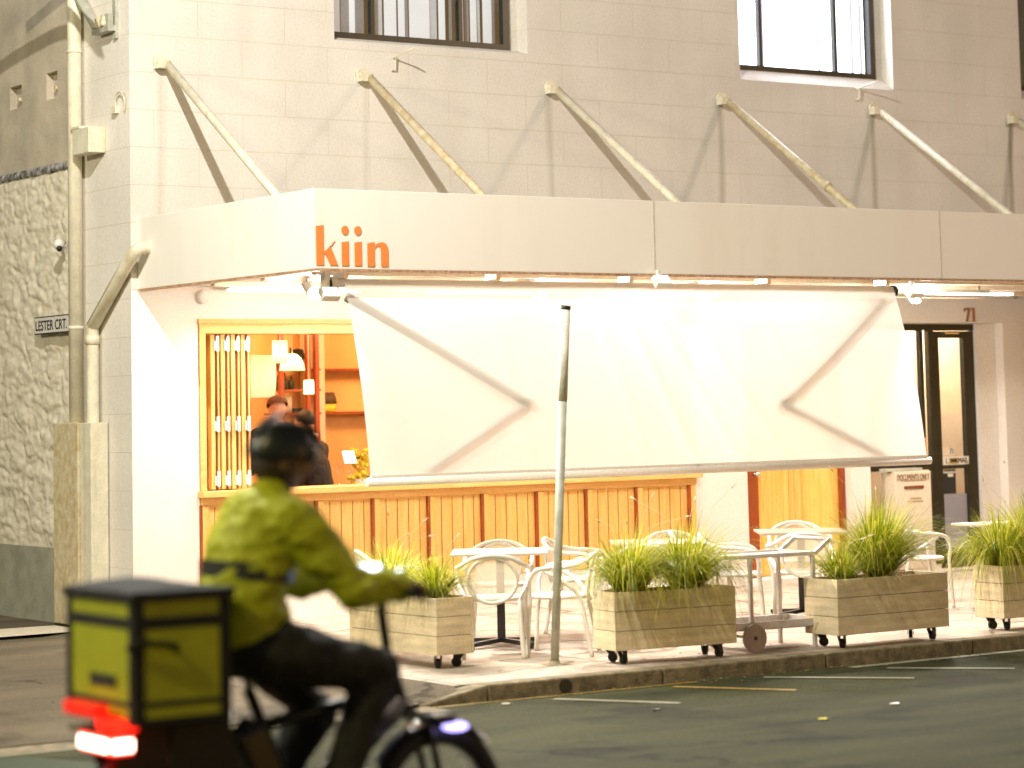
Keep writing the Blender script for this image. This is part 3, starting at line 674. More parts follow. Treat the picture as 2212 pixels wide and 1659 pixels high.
MB().box(19.053, 19.315, 19.12, 19.25, .0, 2.538).build('return_wall', M['whitewall'], B)
MB().box(17.385, 18.475, 19.17, 19.3, .0, .4).build('plinth_tiles', M['paper'], B)
mb = MB().box(18.1, 18.3, 19.165, 19.17, .06, .33).box(17.65, 17.8, 19.165, 19.17, .02, .2); mb.build('plinth_tile', M['tile_o'], B)
# hallway behind the glass
mb = MB(); mb.box(17.3, 19.4, 21.5, 21.6, 0, 3.2).box(19.32, 19.4, 19.3, 21.5, 0, 3.2).box(17.3, 17.36, 19.3, 21.5, 0, 3.2)
mb.build('hallway_wall', mat('hallway_plaster', (.80, .68, .52), .7, .1, 3), B)
MB().box(17.36, 19.32, 19.3, 21.5, -.02, .05).build('hallway_floor', M['floorwood'], B)
lamp('hallway_fill_lamp', (18.6, 20.3, 2.9), 170, (1, .86, .68), .15, parent=B)  # added lamp, brightens the hallway in place of reflections in the glass
mb = MB().box(17.5, 17.9, 19.6, 19.65, .5, 1.02); mb.build('hallway_board', M['brownwood'], B)
# letter slot, notices
MB().box(18.545, 18.905, y0-.008, y0+.004, 1.072, 1.155).build('mail_plate', M['paper'], gdo)
MB().box(18.615, 18.735, y0-.022, y0-.009, 1.085, 1.145).build('mail_slot_frame', M['chrome'], gdo)
MB().box(18.632, 18.718, y0-.026, y0-.023, 1.10, 1.13).build('mail_slot', M['black'], gdo)
text_mesh('MAIL', .055, M['ink'], 'mail_lettering', gdo, (18.752, y0-.009, 1.087), width=.14)
text_mesh('L', .055, M['ink'], 'mail_lettering', gdo, (18.575, y0-.009, 1.087), width=.028)
MB().box(18.62, 18.70, y0-.004, y0+.001, 1.17, 1.25).build('number_plate', M['paper'], gdo)
text_mesh('71', .058, M['ink'], 'number_lettering', gdo, (18.636, y0-.005, 1.181), width=.05)
MB().box(18.57, 18.75, y0+.030, y0+.034, .985, 1.028).box(18.635, 18.71, y0+.030, y0+.034, .945, .98).build('junk_mail_notice', M['paper'], gdo)
text_mesh('NO JUNK MAIL', .022, M['ink'], 'notice_lettering', gdo, (18.585, y0+.029, .997), width=.15)
MB().box(18.545, 18.75, y0+.036, y0+.039, .77, .99).build('dark_notice', M['ink'], gdo)
MB().box(18.546, 18.904, y0+.042, y0+.043, .2, .765).build('frosted_film', M['frost'], gdo)
MB().box(18.22, 18.32, y0-.006, y0-.001, 1.19, 1.36).build('wine_notice', mat('orange_notice', (.62, .33, .18), .7, .1), sfo)
mb = MB()
for k in range(6): mb.box(18.235, 18.235+(.07 if k % 2 else .055), y0-.008, y0-.0065, 1.21+k*.023, 1.215+k*.023)
mb.build('notice_print', M['ink'], sfo)
# serif 71 above the door
def num(px, py): return (18.762+px*.0011, 18.998, 2.555+(140-py)*.00102)
mb = MB()
for p in ([(0, 5), (75, 0), (75, 22), (4, 22)], [(0, 5), (8, 5), (8, 40), (0, 40)], [(52, 20), (75, 20), (45, 140), (22, 140)], [(18, 133), (50, 133), (50, 140), (18, 140)],
          [(112, 0), (135, 0), (135, 140), (112, 140)], [(95, 22), (112, 8), (112, 20), (98, 30)], [(98, 133), (149, 133), (149, 140), (98, 140)]):
    mb.prism([num(*q) for q in p], (0, -.012, 0))
mb.build('house_number', M['bronze'], B)

# drop box standing in front of the shop window
db = thing('document_drop_box', 'cream metal box marked DOCUMENTS ONLY with a slot, before the shop window', 'letter box', (17.83, 18.95, 0))
MB().box(17.585, 18.075, 18.86, 19.08, .05, 1.03).build('box_body', mat('drop_box_paint', (.74, .65, .50), .5, .06, 9), db, bevel=.006)
MB().box(17.70, 17.965, 18.852, 18.859, .855, .885).build('slot', M['darkwood'], db)
text_mesh('DOCUMENTS ONLY', .058, mat('brown_ink', (.22, .12, .05), .6, 0), 'box_lettering', db, (17.61, 18.858, .945), width=.44)
mb = MB().box(17.66, 18.0, 18.856, 18.859, .935, .939)
for k, (a, b) in enumerate(((17.78, 17.93), (17.74, 17.95))): mb.box(a, b, 18.856, 18.859, .755-.03*k, .762-.03*k)
mb.build('box_print', M['bronze'], db)
MB().box(17.5, 18.0, 18.9, 19.0, 1.034, 1.062).build('box_lid', M['galv'], db)

# ================================================================== fittings on the building
# downpipes, guard, boxes
mb = MB(); px, py = BX-.075, 19.93
mb.tube([(px, py, 1.5), (px, py, 9)], .062, 18)
for z_ in (2.5, 4.9, 6.6): mb.tube([(px, py, z_), (px, py, z_+.03)], .066, 18)
mb.build('downpipe', M['cream'], B)
mb = MB(); pth = [(BX-.07, 19.61, 1.5), (BX-.07, 19.61, 2.42), (BX-.07, 19.60, 2.52), (BX-.06, 18.93, 3.02), (BX-.03, 18.80, 3.12), (BX+.06, 18.80, 3.13)]
mb.tube(catmull(pth[:3], 4)+catmull(pth[3:], 5), .055, 16); mb.tube([(BX-.07, 19.61, 2.36), (BX-.07, 19.61, 2.44)], .062, 16)
mb.build('downpipe', M['cream'], B)
mb = MB(); mb.box(BX-.19, BX-.01, 19.66, 20.16, .0, 1.70); g1 = mb.build('pipe_guard', M['rustcream'], B, bevel=.008)
MB().box(BX-.17, BX-.01, 19.44, 19.65, .0, 1.70).build('pipe_guard', M['cream'], B, bevel=.008)
MB().box(BX-.16, BX-.002, 19.47, 19.80, 3.99, 4.21).box(BX-.15, BX-.002, 19.68, 19.86, 4.215, 4.24).build('junction_box', M['cream'], B, bevel=.006)
mb = MB(); mb.tube(catmull([(BX-.01, 19.24, 4.33), (BX-.03, 19.22, 4.42), (BX-.03, 19.16, 4.47), (BX-.03, 19.08, 4.45), (BX-.02, 19.05, 4.37), (BX-.01, 19.08, 4.3)], 5), .008, 6)
mb.box(BX-.04, BX-.002, 19.2, 19.28, 4.30, 4.36)
mb.build('cable_loop', M['cream'], B)
# power bracket top left
pb = thing('service_bracket', 'pale steel service bracket with insulators high on the side wall', 'bracket', (BX, 19.4, 5))
mb = MB(); mb.bar((BX-.08, 19.95, 5.5), (BX-.05, 19.52, 5.06), .02, .09, up=(1, 0, 0)); mb.box(BX-.03, BX-.002, 19.2, 19.26, 4.94, 5.28); mb.box(BX-.10, BX-.03, 19.2, 19.52, 5.0, 5.05); mb.box(BX-.09, BX-.04, 19.22, 19.36, 5.05, 5.15)
mb.build('bracket_arm', M['galv'], pb)
for y_ in (19.3, 19.42): MB().lathe((BX-.09, y_, 5.05), [(0, 0), (.03, 0), (.035, .03), (.02, .05), (.03, .07), (.0, .1)], 12).build('insulator', M['rustcream'], pb)
# unseen curved arm, shaped to cast a curved shadow across the side wall
LAMP1 = Vector((5.5, 12.5, 8.1))
ba = thing('unseen_shadow_arm', 'unseen curved flat arm shaped to throw a curved shadow on the side wall', 'bracket', (8.4, 19, 5.6))
pts = [(BX, y_, z_) for y_, z_ in ((22.6, 4.83), (21.74, 5.0), (21.23, 5.07), (20.74, 5.12), (20.38, 5.14), (20.03, 5.10), (19.8, 5.03), (19.62, 4.93), (19.5, 4.80))]
pts = catmull([LAMP1.lerp(Vector(p), .83) for p in pts], 6); n_ = len(pts)
mb = MB(); wd = [.052 if i < n_-14 else .052*(1+.5*sin((i-n_+14)/14*pi*1.2)) if i < n_-5 else .05*(n_-1-i)/5+.004 for i in range(n_)]
vs = []
for i, p in enumerate(pts): vs += [p+Vector((0, 0, wd[i])), p-Vector((0, 0, wd[i])), p+Vector((.01, .01, -wd[i])), p+Vector((.01, .01, wd[i]))]
mb.add(vs, [(i*4+k, i*4+(k+1) % 4, i*4+4+(k+1) % 4, i*4+4+k) for i in range(n_-1) for k in range(4)])
mb.build('arm_band', M['galv'], ba)
# street name sign
sg = thing('street_name_sign', 'white enamel street sign reading LESTER CRT. on the rubble stone wall', 'sign', (BX-.06, 20.4, 2.56))
MB().box(BX-.085, BX-.07, 20.03, 20.78, 2.485, 2.64).build('sign_plate', M['ink'], sg)
MB().box(BX-.088, BX-.0855, 20.042, 20.768, 2.495, 2.63).build('sign_face', M['signwhite'], sg)
text_mesh('LESTER CRT.', .088, M['ink'], 'sign_lettering', sg, (BX-.0885, 20.745, 2.517), right=(0, -1, 0), width=.66, depth=.002, bold=.012)
# small dome camera
cm = thing('security_camera', 'small white security camera on the stone wall beside the downpipe', 'camera', (BX-.05, 20.25, 3.25))
mb = MB().sphere((BX-.12, 20.17, 3.25), .05).cyl((BX-.05, 20.22, 3.27), (BX-.12, 20.17, 3.26), .02); mb.build('camera_body', M['white'], cm)
MB().sphere((BX-.14, 20.12, 3.21), .026).build('camera_lens', M['black'], cm)
# round vent under the canopy
vt = MB().sphere((9.855, 18.985, 2.739), (.058, .035, .058)); vt.cyl((9.855, 19, 2.739), (9.855, 18.985, 2.739), .062)
tag(vt.build('wall_vent', M['whitewall']), 'round white wall vent under the canopy near the building corner', 'vent')

# ---- soffit lights
fix_spots = [(9.95, 17.35), (12.1, 17.3), (13.9, 17.35), (16.15, 17.05)]
fl = ['white spotlight head under the canopy at the awning end nearest the building corner', 'white spotlight head under the canopy behind the left half of the awning',
      'white spotlight head under the canopy behind the middle of the awning', 'white spotlight head on the track right of the awning, before the number 71 door']
for (x_, y_), lb in zip(fix_spots, fl):
    t_ = thing('spotlight', lb, 'spotlight', (x_, y_, 2.83), group='spotlights under the canopy')
    MB().cyl((x_, y_, 2.83), (x_, y_, 2.77), .02).tube([(x_-.02, y_+.03, 2.775), (x_+.035, y_-.05, 2.665)], [.035, .05], 14).build('spotlight_head', M['white'], t_)
    MB().sphere((x_+.037, y_-.053, 2.662), (.04, .04, .03)).build('lens', M['bulb'], t_)
    lamp('spotlight_light', (x_+.06, y_-.10, 2.62), 58, (1, .92, .84), .04, parent=t_)
trk = MB().box(15.75, 17.12, 16.98, 17.02, 2.735, 2.765).cyl((15.85, 17, 2.765), (15.85, 17, 2.83), .012).cyl((17.0, 17, 2.765), (17.0, 17, 2.83), .012)
tag(trk.build('lighting_track', M['galv']), 'thin grey lighting track hung under the canopy right of the awning', 'track')
for k, x_ in enumerate((10.6, 12.6, 14.6)):
    t_ = thing('strip_light', ['long white strip light under the canopy nearest the corner', 'long white strip light under the canopy above the middle panels', 'long white strip light under the canopy nearest the timber door'][k], 'ceiling light', (x_, 18.72, 2.83), group='strip lights on the soffit')
    MB().box(x_-.65, x_+.65, 18.67, 18.77, 2.795, 2.83).build('light_body', M['white'], t_); MB().box(x_-.63, x_+.63, 18.68, 18.76, 2.775, 2.794).build('diffuser', M['strip_lamp'], t_)
    lamp('strip_light_glow', (x_, 18.70, 2.76), 74, (1, .93, .86), kind='AREA', rot=(radians(-42), 0, 0), size=(1.25, .06), parent=t_)
t_ = thing('strip_light', 'long white strip light under the canopy by the number 71 shopfront', 'ceiling light', (17.8, 18.0, 2.83), group='strip lights on the soffit')
MB().box(17.15, 18.45, 17.95, 18.05, 2.795, 2.83).build('light_body', M['white'], t_); MB().box(17.17, 18.43, 17.96, 18.04, 2.775, 2.794).build('diffuser', M['strip_lamp'], t_)
lamp('strip_light_glow', (17.8, 18.0, 2.76), 95, (1, .90, .80), kind='AREA', rot=(radians(-35), 0, 0), size=(1.25, .06), parent=t_)

# floodlights at the canopy edge, aimed at the tables and planters
for (x_, y_, z_, e_, lb) in ((9.46, 16.18, 2.62, 420, 'white floodlight at the left end of the awning roller'), (12.43, 15.97, 2.735, 420, 'small white floodlight fixed over the awning roller at mid length'), (15.6, 16.4, 2.70, 300, 'small white floodlight just right of the awning roller')):
    t_ = thing('floodlight', lb, 'floodlight', (x_, y_, z_), group='floodlights at the canopy edge')
    Rm = Matrix.Rotation(radians(-40), 3, 'X')
    MB().obox((x_, y_, z_), (.15, .06, .10), Rm).build('floodlight_body', M['white'], t_, bevel=.008)
    MB().obox(Vector((x_, y_, z_))+Rm@Vector((0, -.032, 0)), (.12, .004, .075), Rm).build('lens', M['strip_lamp'], t_)
    MB().box(x_-.02, x_+.01, y_+.02, y_+.05, z_, 2.83).build('floodlight_bracket', M['white'], t_)
    lamp('floodlight_beam', (x_, y_-.06, z_-.045), e_*1.15, (1, .91, .82), .035, kind='SPOT', spot=radians(100), blend=.35, rot=(radians(52), 0, radians(180)), parent=t_)

# ---- awning
aw = thing('drop_arm_awning', 'large off-white canvas awning let down below the canopy on folding arms', 'awning', (12.4, 16.2, 2.7))
AX0, AX1 = 9.60, 15.19; TY, BY, TZ, BZ = 16.27, 15.93, 2.735, 1.255
mb = MB(); nx, nzz = 120, 30; vs = []
for j in range(nzz+1):
    t = j/nzz
    for i in range(nx+1):
        s = i/nx; x_ = AX0+.012+(AX1-AX0-.024)*s
        fold = 0
        for c0, c1, am in ((.44, .55, 1), (.49, .63, .9), (.55, .72, .7), (.40, .46, .5), (.70, .80, .4), (.22, .26, .3)):
            cc = c0+(c1-c0)*t; fold += 2.4*am*math.exp(-((s-cc)/.008)**2)
        y_ = TY+(BY-TY)*t-.045*sin(pi*t)*(1+.25*sin(s*9))-.012*fold*(1-.4*t)
        z_ = TZ+(BZ-TZ)*t-(.012*sin(pi*s) if j == nzz else 0)
        vs.append((x_, y_-.05, z_))
mb.add(vs, [(j*(nx+1)+i, j*(nx+1)+i+1, (j+1)*(nx+1)+i+1, (j+1)*(nx+1)+i) for j in range(nzz) for i in range(nx)], True)
mb.build('canvas', M['awning'], aw, fixn=False)
MB().tube([(AX0-.03, TY+.08, 2.715), (AX1+.02, TY+.08, 2.715)], .032, 18).build('roller_tube', M['white'], aw)
mb = MB(); mb.tube([(AX0-.02, BY-.05, BZ-.03), (AX1+.03, BY-.05, BZ-.03)], .032, 14, flat=.8); mb.box(AX0+.01, AX1-.01, BY-.062, BY-.046, BZ-.01, BZ+.02)
mb.build('front_rail', M['whitewall'], aw)
def onawn(x_, z_): t = (TZ-z_)/(TZ-BZ); return (x_, TY+(BY-TY)*t-.045*sin(pi*t)+.012, z_)
for sh, el, en in (((9.64, 2.60), (11.10, 1.79), (10.15, 1.30)), ((15.02, 2.62), (13.66, 1.75), (14.72, 1.29))):
    mb = MB(); mb.tube([onawn(*sh), onawn(*el)], .034, 10, flat=.6).tube([onawn(*el), onawn(*en)], .030, 10, flat=.6).sphere(onawn(*el), .05)
    mb.build('folding_arm', M['galv'], aw)
for x_ in (9.62, 11.0, 12.3, 13.75, 15.1):
    mb = MB().box(x_-.02, x_+.02, 16.2, 16.36, 2.74, 2.80).tube([(x_-.01, 16.28, 2.83), (x_+.03, 16.27, 2.77)], .014, 8); mb.build('mounting_bracket', M['metal'], aw)
mb = MB().cyl((AX0-.09, TY, 2.70), (AX0-.03, TY, 2.70), .055).box(AX0-.14, AX0-.10, TY-.04, TY+.04, 2.60, 2.78); mb.build('end_bracket', M['white'], aw)
MB().cyl((AX0-.105, TY-.001, 2.70), (AX0-.08, TY-.001, 2.70), .05).build('end_cap', M['dark'], aw)
MB().cyl((AX1+.02, TY, 2.70), (AX1+.05, TY, 2.70), .05).build('end_cap', M['dark'], aw)
# ================================================================== restaurant interior
mb = MB(); mb.box(9.4, 15.5, 23.0, 23.1, 0, 3.2).box(9.3, 9.4, 19.3, 23.1, 0, 3.2).box(15.5, 15.6, 19.3, 23.1, 0, 3.2)
mb.build('interior_wall', M['plaster'], B)
MB().box(13.07, 13.20, 22.7, 22.99, .2, 3.19).build('interior_pillar', M['plasterw'], B)
MB().box(9.4, 15.5, 19.3, 23, .1, .15).build('interior_floor', M['floorwood'], B)
lamp('interior_glow', (11.4, 21.2, 2.9), 165, (1, .60, .26), .25, parent=B)
lamp('interior_glow', (13.6, 21.0, 2.9), 125, (1, .64, .30), .25, parent=B)
sh = thing('shelving_rack', 'dark red timber ladder shelving against the back wall of the dining room', 'shelves', (12.9, 22.7, .15))
for x_ in (12.585, 12.90, 13.0): MB().box(x_-.022, x_+.022, 22.5, 22.55, .15, 3.1).build('upright', M['red'], sh)
for z_ in (1.73, 1.97, 2.18): MB().box(12.56, 13.07, 22.55, 22.85, z_, z_+.022).build('shelf', M['red'], sh)
s2 = thing('wall_shelves', 'short dark timber wall shelves beside the white pillar', 'shelves', (13.9, 22.9, 1.4))
for z_ in (1.73, 2.18): MB().box(13.21, 14.2, 22.75, 22.99, z_, z_+.025).build('shelf', M['red'], s2)
def tagm(mb, name, m, label, cat, group=None, **k): return tag(mb.build(name, m, **k), label, cat, group)
tagm(MB().lathe((12.74, 22.7, 1.753), [(0, 0), (.06, 0), (.06, .17), (0, .17)], 16), 'canister', M['shade'], 'pale cylinder canister on the lowest ladder shelf', 'canister')
tagm(MB().box(12.79, 12.88, 22.62, 22.75, 1.753, 1.80), 'dark_box', M['black'], 'small dark box on the lowest ladder shelf beside the canister', 'box')
tagm(MB().lathe((12.88, 22.7, 2.203), [(0, 0), (.03, 0), (.02, .04), (.08, .12), (.06, .2), (0, .21)], 14), 'dark_vase', M['black'], 'black vase on the top ladder shelf', 'vase')
tagm(MB().lathe((13.30, 22.85, 1.756), [(0, 0), (.10, 0), (.11, .08), (.0, .08)], 14), 'yellow_bowl', M['yellowfruit'], 'yellow bowl on the lower wall shelf beside the pillar', 'bowl')
tagm(MB().lathe((13.30, 22.85, 1.838), [(0, 0), (.12, 0), (.09, .12), (.0, .12)], 14), 'wicker_basket', M['brownwood'], 'dark wicker basket standing on the yellow bowl', 'basket')
for x_, z_, hh in ((12.64, 1.993, .15), (12.72, 1.993, .17), (12.80, 1.993, .14), (12.62, 2.203, .2), (12.68, 2.203, .22), (12.74, 2.203, .2), (12.80, 2.203, .22)):
    t_ = MB().lathe((x_, 22.7, z_), [(0, 0), (.032, 0), (.034, hh*.55), (.013, hh*.75), (.013, hh), (0, hh)], 12)
    tag(t_.build('bottle', M['brownwood'] if hh > .23 else M['leaf']), 'dark glass bottle standing on the red ladder shelves inside', 'bottle', 'bottles on the ladder shelves')
def pendant(x_, y_, z_, kind, label):
    t_ = thing('pendant_lamp', label, 'pendant lamp', (x_, y_, z_))
    if kind == 'cyl': pr = [(.001, .21), (.07, .21), (.072, .0)]; m_ = M['shade']
    elif kind == 'small': pr = [(.001, .14), (.048, .14), (.052, .0)]; m_ = M['shade']
    elif kind == 'dome': pr = [(.001, .165), (.045, .155), (.085, .12), (.112, .06), (.122, .0)]; m_ = M['shade']
    else: pr = [(.001, .39), (.19, .39), (.205, .38), (.21, .2), (.20, .05), (.19, .0)]; m_ = M['shade']
    MB().lathe((x_, y_, z_), pr, 28).build('lamp_shade', m_, t_, fixn=False); MB().cyl((x_, y_, z_+pr[0][1]), (x_, y_, 3.19), .005, n=6).build('cord', M['white'], t_)
    h_ = pr[0][1]; MB().sphere((x_, y_, z_+h_*.45), min(.035, pr[1][0]*.5)).build('bulb', M['bulb'], t_)
    lamp('pendant_light', (x_, y_, z_+h_*.45), 2.2 if kind != 'big' else 8, (1, .78, .48), .04, parent=t_)
pendant(11.50, 20.6, 2.215, 'cyl', 'white cylinder pendant lamp hanging left of the dome one')
pendant(11.80, 20.9, 2.15, 'dome', 'white half-dome pendant lamp behind the cylinder one')
pendant(12.38, 21.6, 1.93, 'small', 'small yellow-lit cylinder pendant lamp in front of the shelving')
pendant(11.36, 20.85, 1.90, 'big', 'large square paper lantern lamp beside the bifold leaves')

# ================================================================== people toolkit
def skin_mesh(nodes, edges, sub=2, root=None):
    names = list(nodes); me = bpy.data.meshes.new('sk'); me.from_pydata([nodes[n][0] for n in names], [(names.index(a), names.index(b)) for a, b in edges], [])
    o = bpy.data.objects.new('sk', me); COL.objects.link(o)
    o.modifiers.new('s', 'SKIN'); 
    if not me.skin_vertices: me.skin_vertices.new()
    sv = me.skin_vertices[0].data
    for i, n in enumerate(names):
        r = nodes[n][1]; sv[i].radius = (r, r) if not isinstance(r, tuple) else r; sv[i].use_root = (n == (root or names[0]))
    o.modifiers[-1].use_smooth_shade = True
    ss = o.modifiers.new('ss', 'SUBSURF'); ss.levels = sub; ss.render_levels = sub
    dg = bpy.context.evaluated_depsgraph_get(); dg.update()
    r = bpy.data.meshes.new_from_object(o.evaluated_get(dg)); COL.objects.unlink(o); bpy.data.objects.remove(o)
    return r

def capsules(nodes, edges):
    """closed tapered limbs and joints, to be fused into one cloth surface"""
    mb = MB(); rr = lambda r: r if isinstance(r, tuple) else (r, r)
    for k, (p, r) in nodes.items():
        a, b = rr(r); mb.sphere(p, (a, b, (a+b)/2 if a < .09 else a*.8), 24, 14)
    for a, b in edges:
        pa, pb = Vector(nodes[a][0]), Vector(nodes[b][0]); ra, rb = rr(nodes[a][1]), rr(nodes[b][1]); vs = []; n, m_ = 24, 5
        d = (pb-pa).normalized()
        if abs(d.z) > .5 and min(ra[0], rb[0]) > .08: X_, Y_ = Vector((1, 0, 0)), Vector((0, 1, 0))
        else:
            X_ = d.cross(Vector((0, 1, 0))).normalized(); Y_ = d.cross(X_)
            ra = (sum(ra)/2,)*2 if a not in ('uch', 'pelvis') else (rr(nodes[b][1])[0]*1.15,)*2; rb = (sum(rb)/2,)*2
        for i in range(m_+1):
            t = i/m_; c = pa.lerp(pb, t); x_, y_ = ra[0]+(rb[0]-ra[0])*t, ra[1]+(rb[1]-ra[1])*t
            vs += [c+X_*(x_*cos(2*pi*k/n))+Y_*(y_*sin(2*pi*k/n)) for k in range(n)]
        o = len(mb.v); mb.add(vs, [(i*n+k, i*n+(k+1) % n, (i+1)*n+(k+1) % n, (i+1)*n+k) for i in range(m_) for k in range(n)]+[tuple(range(n))[::-1], tuple(m_*n+k for k in range(n))])
    me = mb.mesh(); bm = bmesh.new(); bm.from_mesh(me); bmesh.ops.remove_doubles(bm, verts=bm.verts, dist=1e-6); bmesh.ops.recalc_face_normals(bm, faces=bm.faces); bm.to_mesh(me); bm.free(); return me

def fuse(meshes, voxel, name, m, parent, smooth=2, disp=None):
    """join closed pieces and remesh them into one continuous surface"""
    bm = bmesh.new()
    for me in meshes: bm.from_mesh(me)
    me = bpy.data.meshes.new(name); bm.to_mesh(me); bm.free()
    o = bpy.data.objects.new('f', me); COL.objects.link(o)
    r = o.modifiers.new('r', 'REMESH'); r.mode = 'VOXEL'; r.voxel_size = voxel; r.use_smooth_shade = True
    if smooth: s = o.modifiers.new('s', 'SMOOTH'); s.factor = .6; s.iterations = smooth
    dg = bpy.context.evaluated_depsgraph_get(); dg.update()
    res = bpy.data.meshes.new_from_object(o.evaluated_get(dg)); COL.objects.unlink(o); bpy.data.objects.remove(o)
    if disp:
        ns = [v.normal.copy() for v in res.vertices]
        for v, n in zip(res.vertices, ns): v.co += n*disp(v.co)
    res.polygons.foreach_set('use_smooth', [True]*len(res.polygons)); res.materials.clear(); res.materials.append(m)
    ob = bpy.data.objects.new(name, res); COL.objects.link(ob)
    if parent: ob.parent = parent; ob.location = -root_loc(parent)
    return ob

def head_meshes(c, R, s=1.0):
    """face looks along local +x; R maps local to world"""
    out = []; c = Vector(c)
    mb = MB(); n, m_ = 36, 26; vs = []
    for i in range(m_+1):
        t = pi*i/m_
        for k in range(n):
            a = 2*pi*k/n; x, y, z = sin(t)*cos(a), sin(t)*sin(a), cos(t)
            X, Y, Z = .098*x, .076*y, .118*z
            if z < -.1: f = 1-.30*min(1, (-z-.1)/.9); Y *= f; X = X*(1-.22*min(1, (-z-.1)/.9)) if x < 0 else X*(1-.05*(-z))
            if x > .3:
                X += .022*math.exp(-((y/.16)**2+((z+.12)/.17)**2))            # nose
                X += .009*math.exp(-((y/.4)**2+((z+.50)/.10)**2))             # lips
                X += .010*math.exp(-((y/.4)**2+((z+.86)/.14)**2))             # chin
                X -= .010*math.exp(-(((abs(y)-.36)/.16)**2+((z-.05)/.12)**2))  # eye sockets
                X += .006*math.exp(-((y/.6)**2+((z-.22)/.10)**2))             # brow
                X -= .004*math.exp(-((y/.3)**2+((z+.50)/.03)**2))             # mouth line
            vs.append(c+R@(Vector((X, Y, Z))*s))
    mb.add(vs, [(i*n+k, (i+1)*n+k, (i+1)*n+(k+1) % n, i*n+(k+1) % n) for i in range(m_) for k in range(n)])
    for sy in (-1, 1):
        mb.sphere(c+R@(Vector((-.005, sy*.079, -.01))*s), (.020*s, .010*s, .034*s), M=R); mb.sphere(c+R@(Vector((.078, sy*.029, .006))*s), .012*s)
    me = mb.mesh(); bm = bmesh.new(); bm.from_mesh(me); bmesh.ops.remove_doubles(bm, verts=bm.verts, dist=1e-5); bmesh.ops.recalc_face_normals(bm, faces=bm.faces); bm.to_mesh(me); bm.free()
    return me

def hand_mesh(wrist, fwd, palm_n, side, curl=.9):
    """palm + five separate fingers; fwd: along the hand, palm_n: out of the palm, side: towards the thumb"""
    w0, f, n, s = Vector(wrist), Vector(fwd).normalized(), Vector(palm_n).normalized(), Vector(side).normalized(); out = []
    out.append(skin_mesh({'a': (w0, (.024, .020)), 'b': (w0+f*.045, (.034, .018)), 'c': (w0+f*.085, (.036, .015))}, [('a', 'b'), ('b', 'c')], 2))
    for k, (off, L) in enumerate(((.030, .072), (.010, .082), (-.010, .076), (-.030, .060))):
        p = w0+f*.08+s*off; pts = [p]; ang = 0; d = f.copy()
        for j, seg in enumerate((L*.42, L*.32, L*.26)):
            ang += curl*(.75 if j == 0 else .95); d = f*cos(ang)+n*sin(ang); pts.append(pts[-1]+d*seg)
        out.append(skin_mesh({str(i): (q, .0095-.001*i) for i, q in enumerate(pts)}, [(str(i), str(i+1)) for i in range(3)], 2))
    p = w0+f*.03+s*.028; q1 = p+(f*.5+s*.8+n*.3).normalized()*.035; q2 = q1+(f*.8+n*.7).normalized()*.03; q3 = q2+(f*.5+n*.9-s*.2).normalized()*.025
    out.append(skin_mesh({'0': (p, .013), '1': (q1, .0115), '2': (q2, .010), '3': (q3, .009)}, [('0', '1'), ('1', '2'), ('2', '3')], 2))
    return out

def folds(a, f, seed=0): return lambda co: a*noise.fractal((co.x*f+seed, co.y*f, co.z*f*.7), .7, 2, 3)

# ---- delivery rider
RY = 8.15
rider = thing('person', 'cyclist in a yellow-green hi-vis jacket, black trousers and black helmet riding past', 'person', (4.35, RY, .0))
DX = .085
Rh = Matrix.Rotation(radians(-22), 3, 'Z')@Matrix.Rotation(radians(6), 3, 'Y')
hc = (4.475+DX, RY, 1.565)
J = {'pelvis': ((4.31+DX, RY, .93), (.125, .15)), 'belly': ((4.30+DX, RY, 1.07), (.115, .14)), 'chest': ((4.335+DX, RY, 1.24), (.12, .165)), 'uch': ((4.37+DX, RY, 1.36), (.10, .15)), 'neck': ((4.41+DX, RY, 1.43), .055), 'skull': ((4.45+DX, RY, 1.52), .05),
     'shN': ((4.40+DX, RY-.19, 1.355), .058), 'elN': ((4.615+.075, RY-.28, 1.10), .043), 'wrN': ((4.86+.045, RY-.24, 1.095), .027),
     'shF': ((4.40+DX, RY+.19, 1.355), .058), 'elF': ((4.64+.075, RY+.27, 1.11), .043), 'wrF': ((4.88+.045, RY+.25, 1.10), .027),
     'hpN': ((4.34+DX, RY-.10, .885), .095), 'knN': ((4.84+.03, RY-.13, .785), .058), 'anN': ((4.70, RY-.13, .375), .038), 'toN': ((4.82, RY-.14, .345), .032),
     'hpF': ((4.34+DX, RY+.10, .885), .095), 'knF': ((4.72+.03, RY+.13, .62), .058), 'anF': ((4.44, RY+.13, .20), .038), 'toF': ((4.55, RY+.14, .15), .032)}
E_ = [('pelvis', 'belly'), ('belly', 'chest'), ('chest', 'uch'), ('uch', 'neck'), ('neck', 'skull'), ('uch', 'shN'), ('shN', 'elN'), ('elN', 'wrN'), ('uch', 'shF'), ('shF', 'elF'), ('elF', 'wrF'),
      ('pelvis', 'hpN'), ('hpN', 'knN'), ('knN', 'anN'), ('anN', 'toN'), ('pelvis', 'hpF'), ('hpF', 'knF'), ('knF', 'anF'), ('anF', 'toF')]
parts = [skin_mesh(J, E_, 2), head_meshes(hc, Rh)]
for sy in (-1, 1):
    wr = Vector(J['wrN'][0] if sy < 0 else J['wrF'][0]); parts += hand_mesh(wr, (.95, -.1*sy, .0), (0, 0, -1), (0, -sy, 0), 1.0)
fuse(parts, .0055, 'body', M['skin2'], rider, 1)
jk = {k: J[k] for k in ('pelvis', 'belly', 'chest', 'uch', 'neck', 'shN', 'elN', 'wrN', 'shF', 'elF', 'wrF')}
jk = {k: (v[0], tuple(a*1.16+.022 for a in v[1]) if isinstance(v[1], tuple) else v[1]*1.25+.020) for k, v in jk.items()}
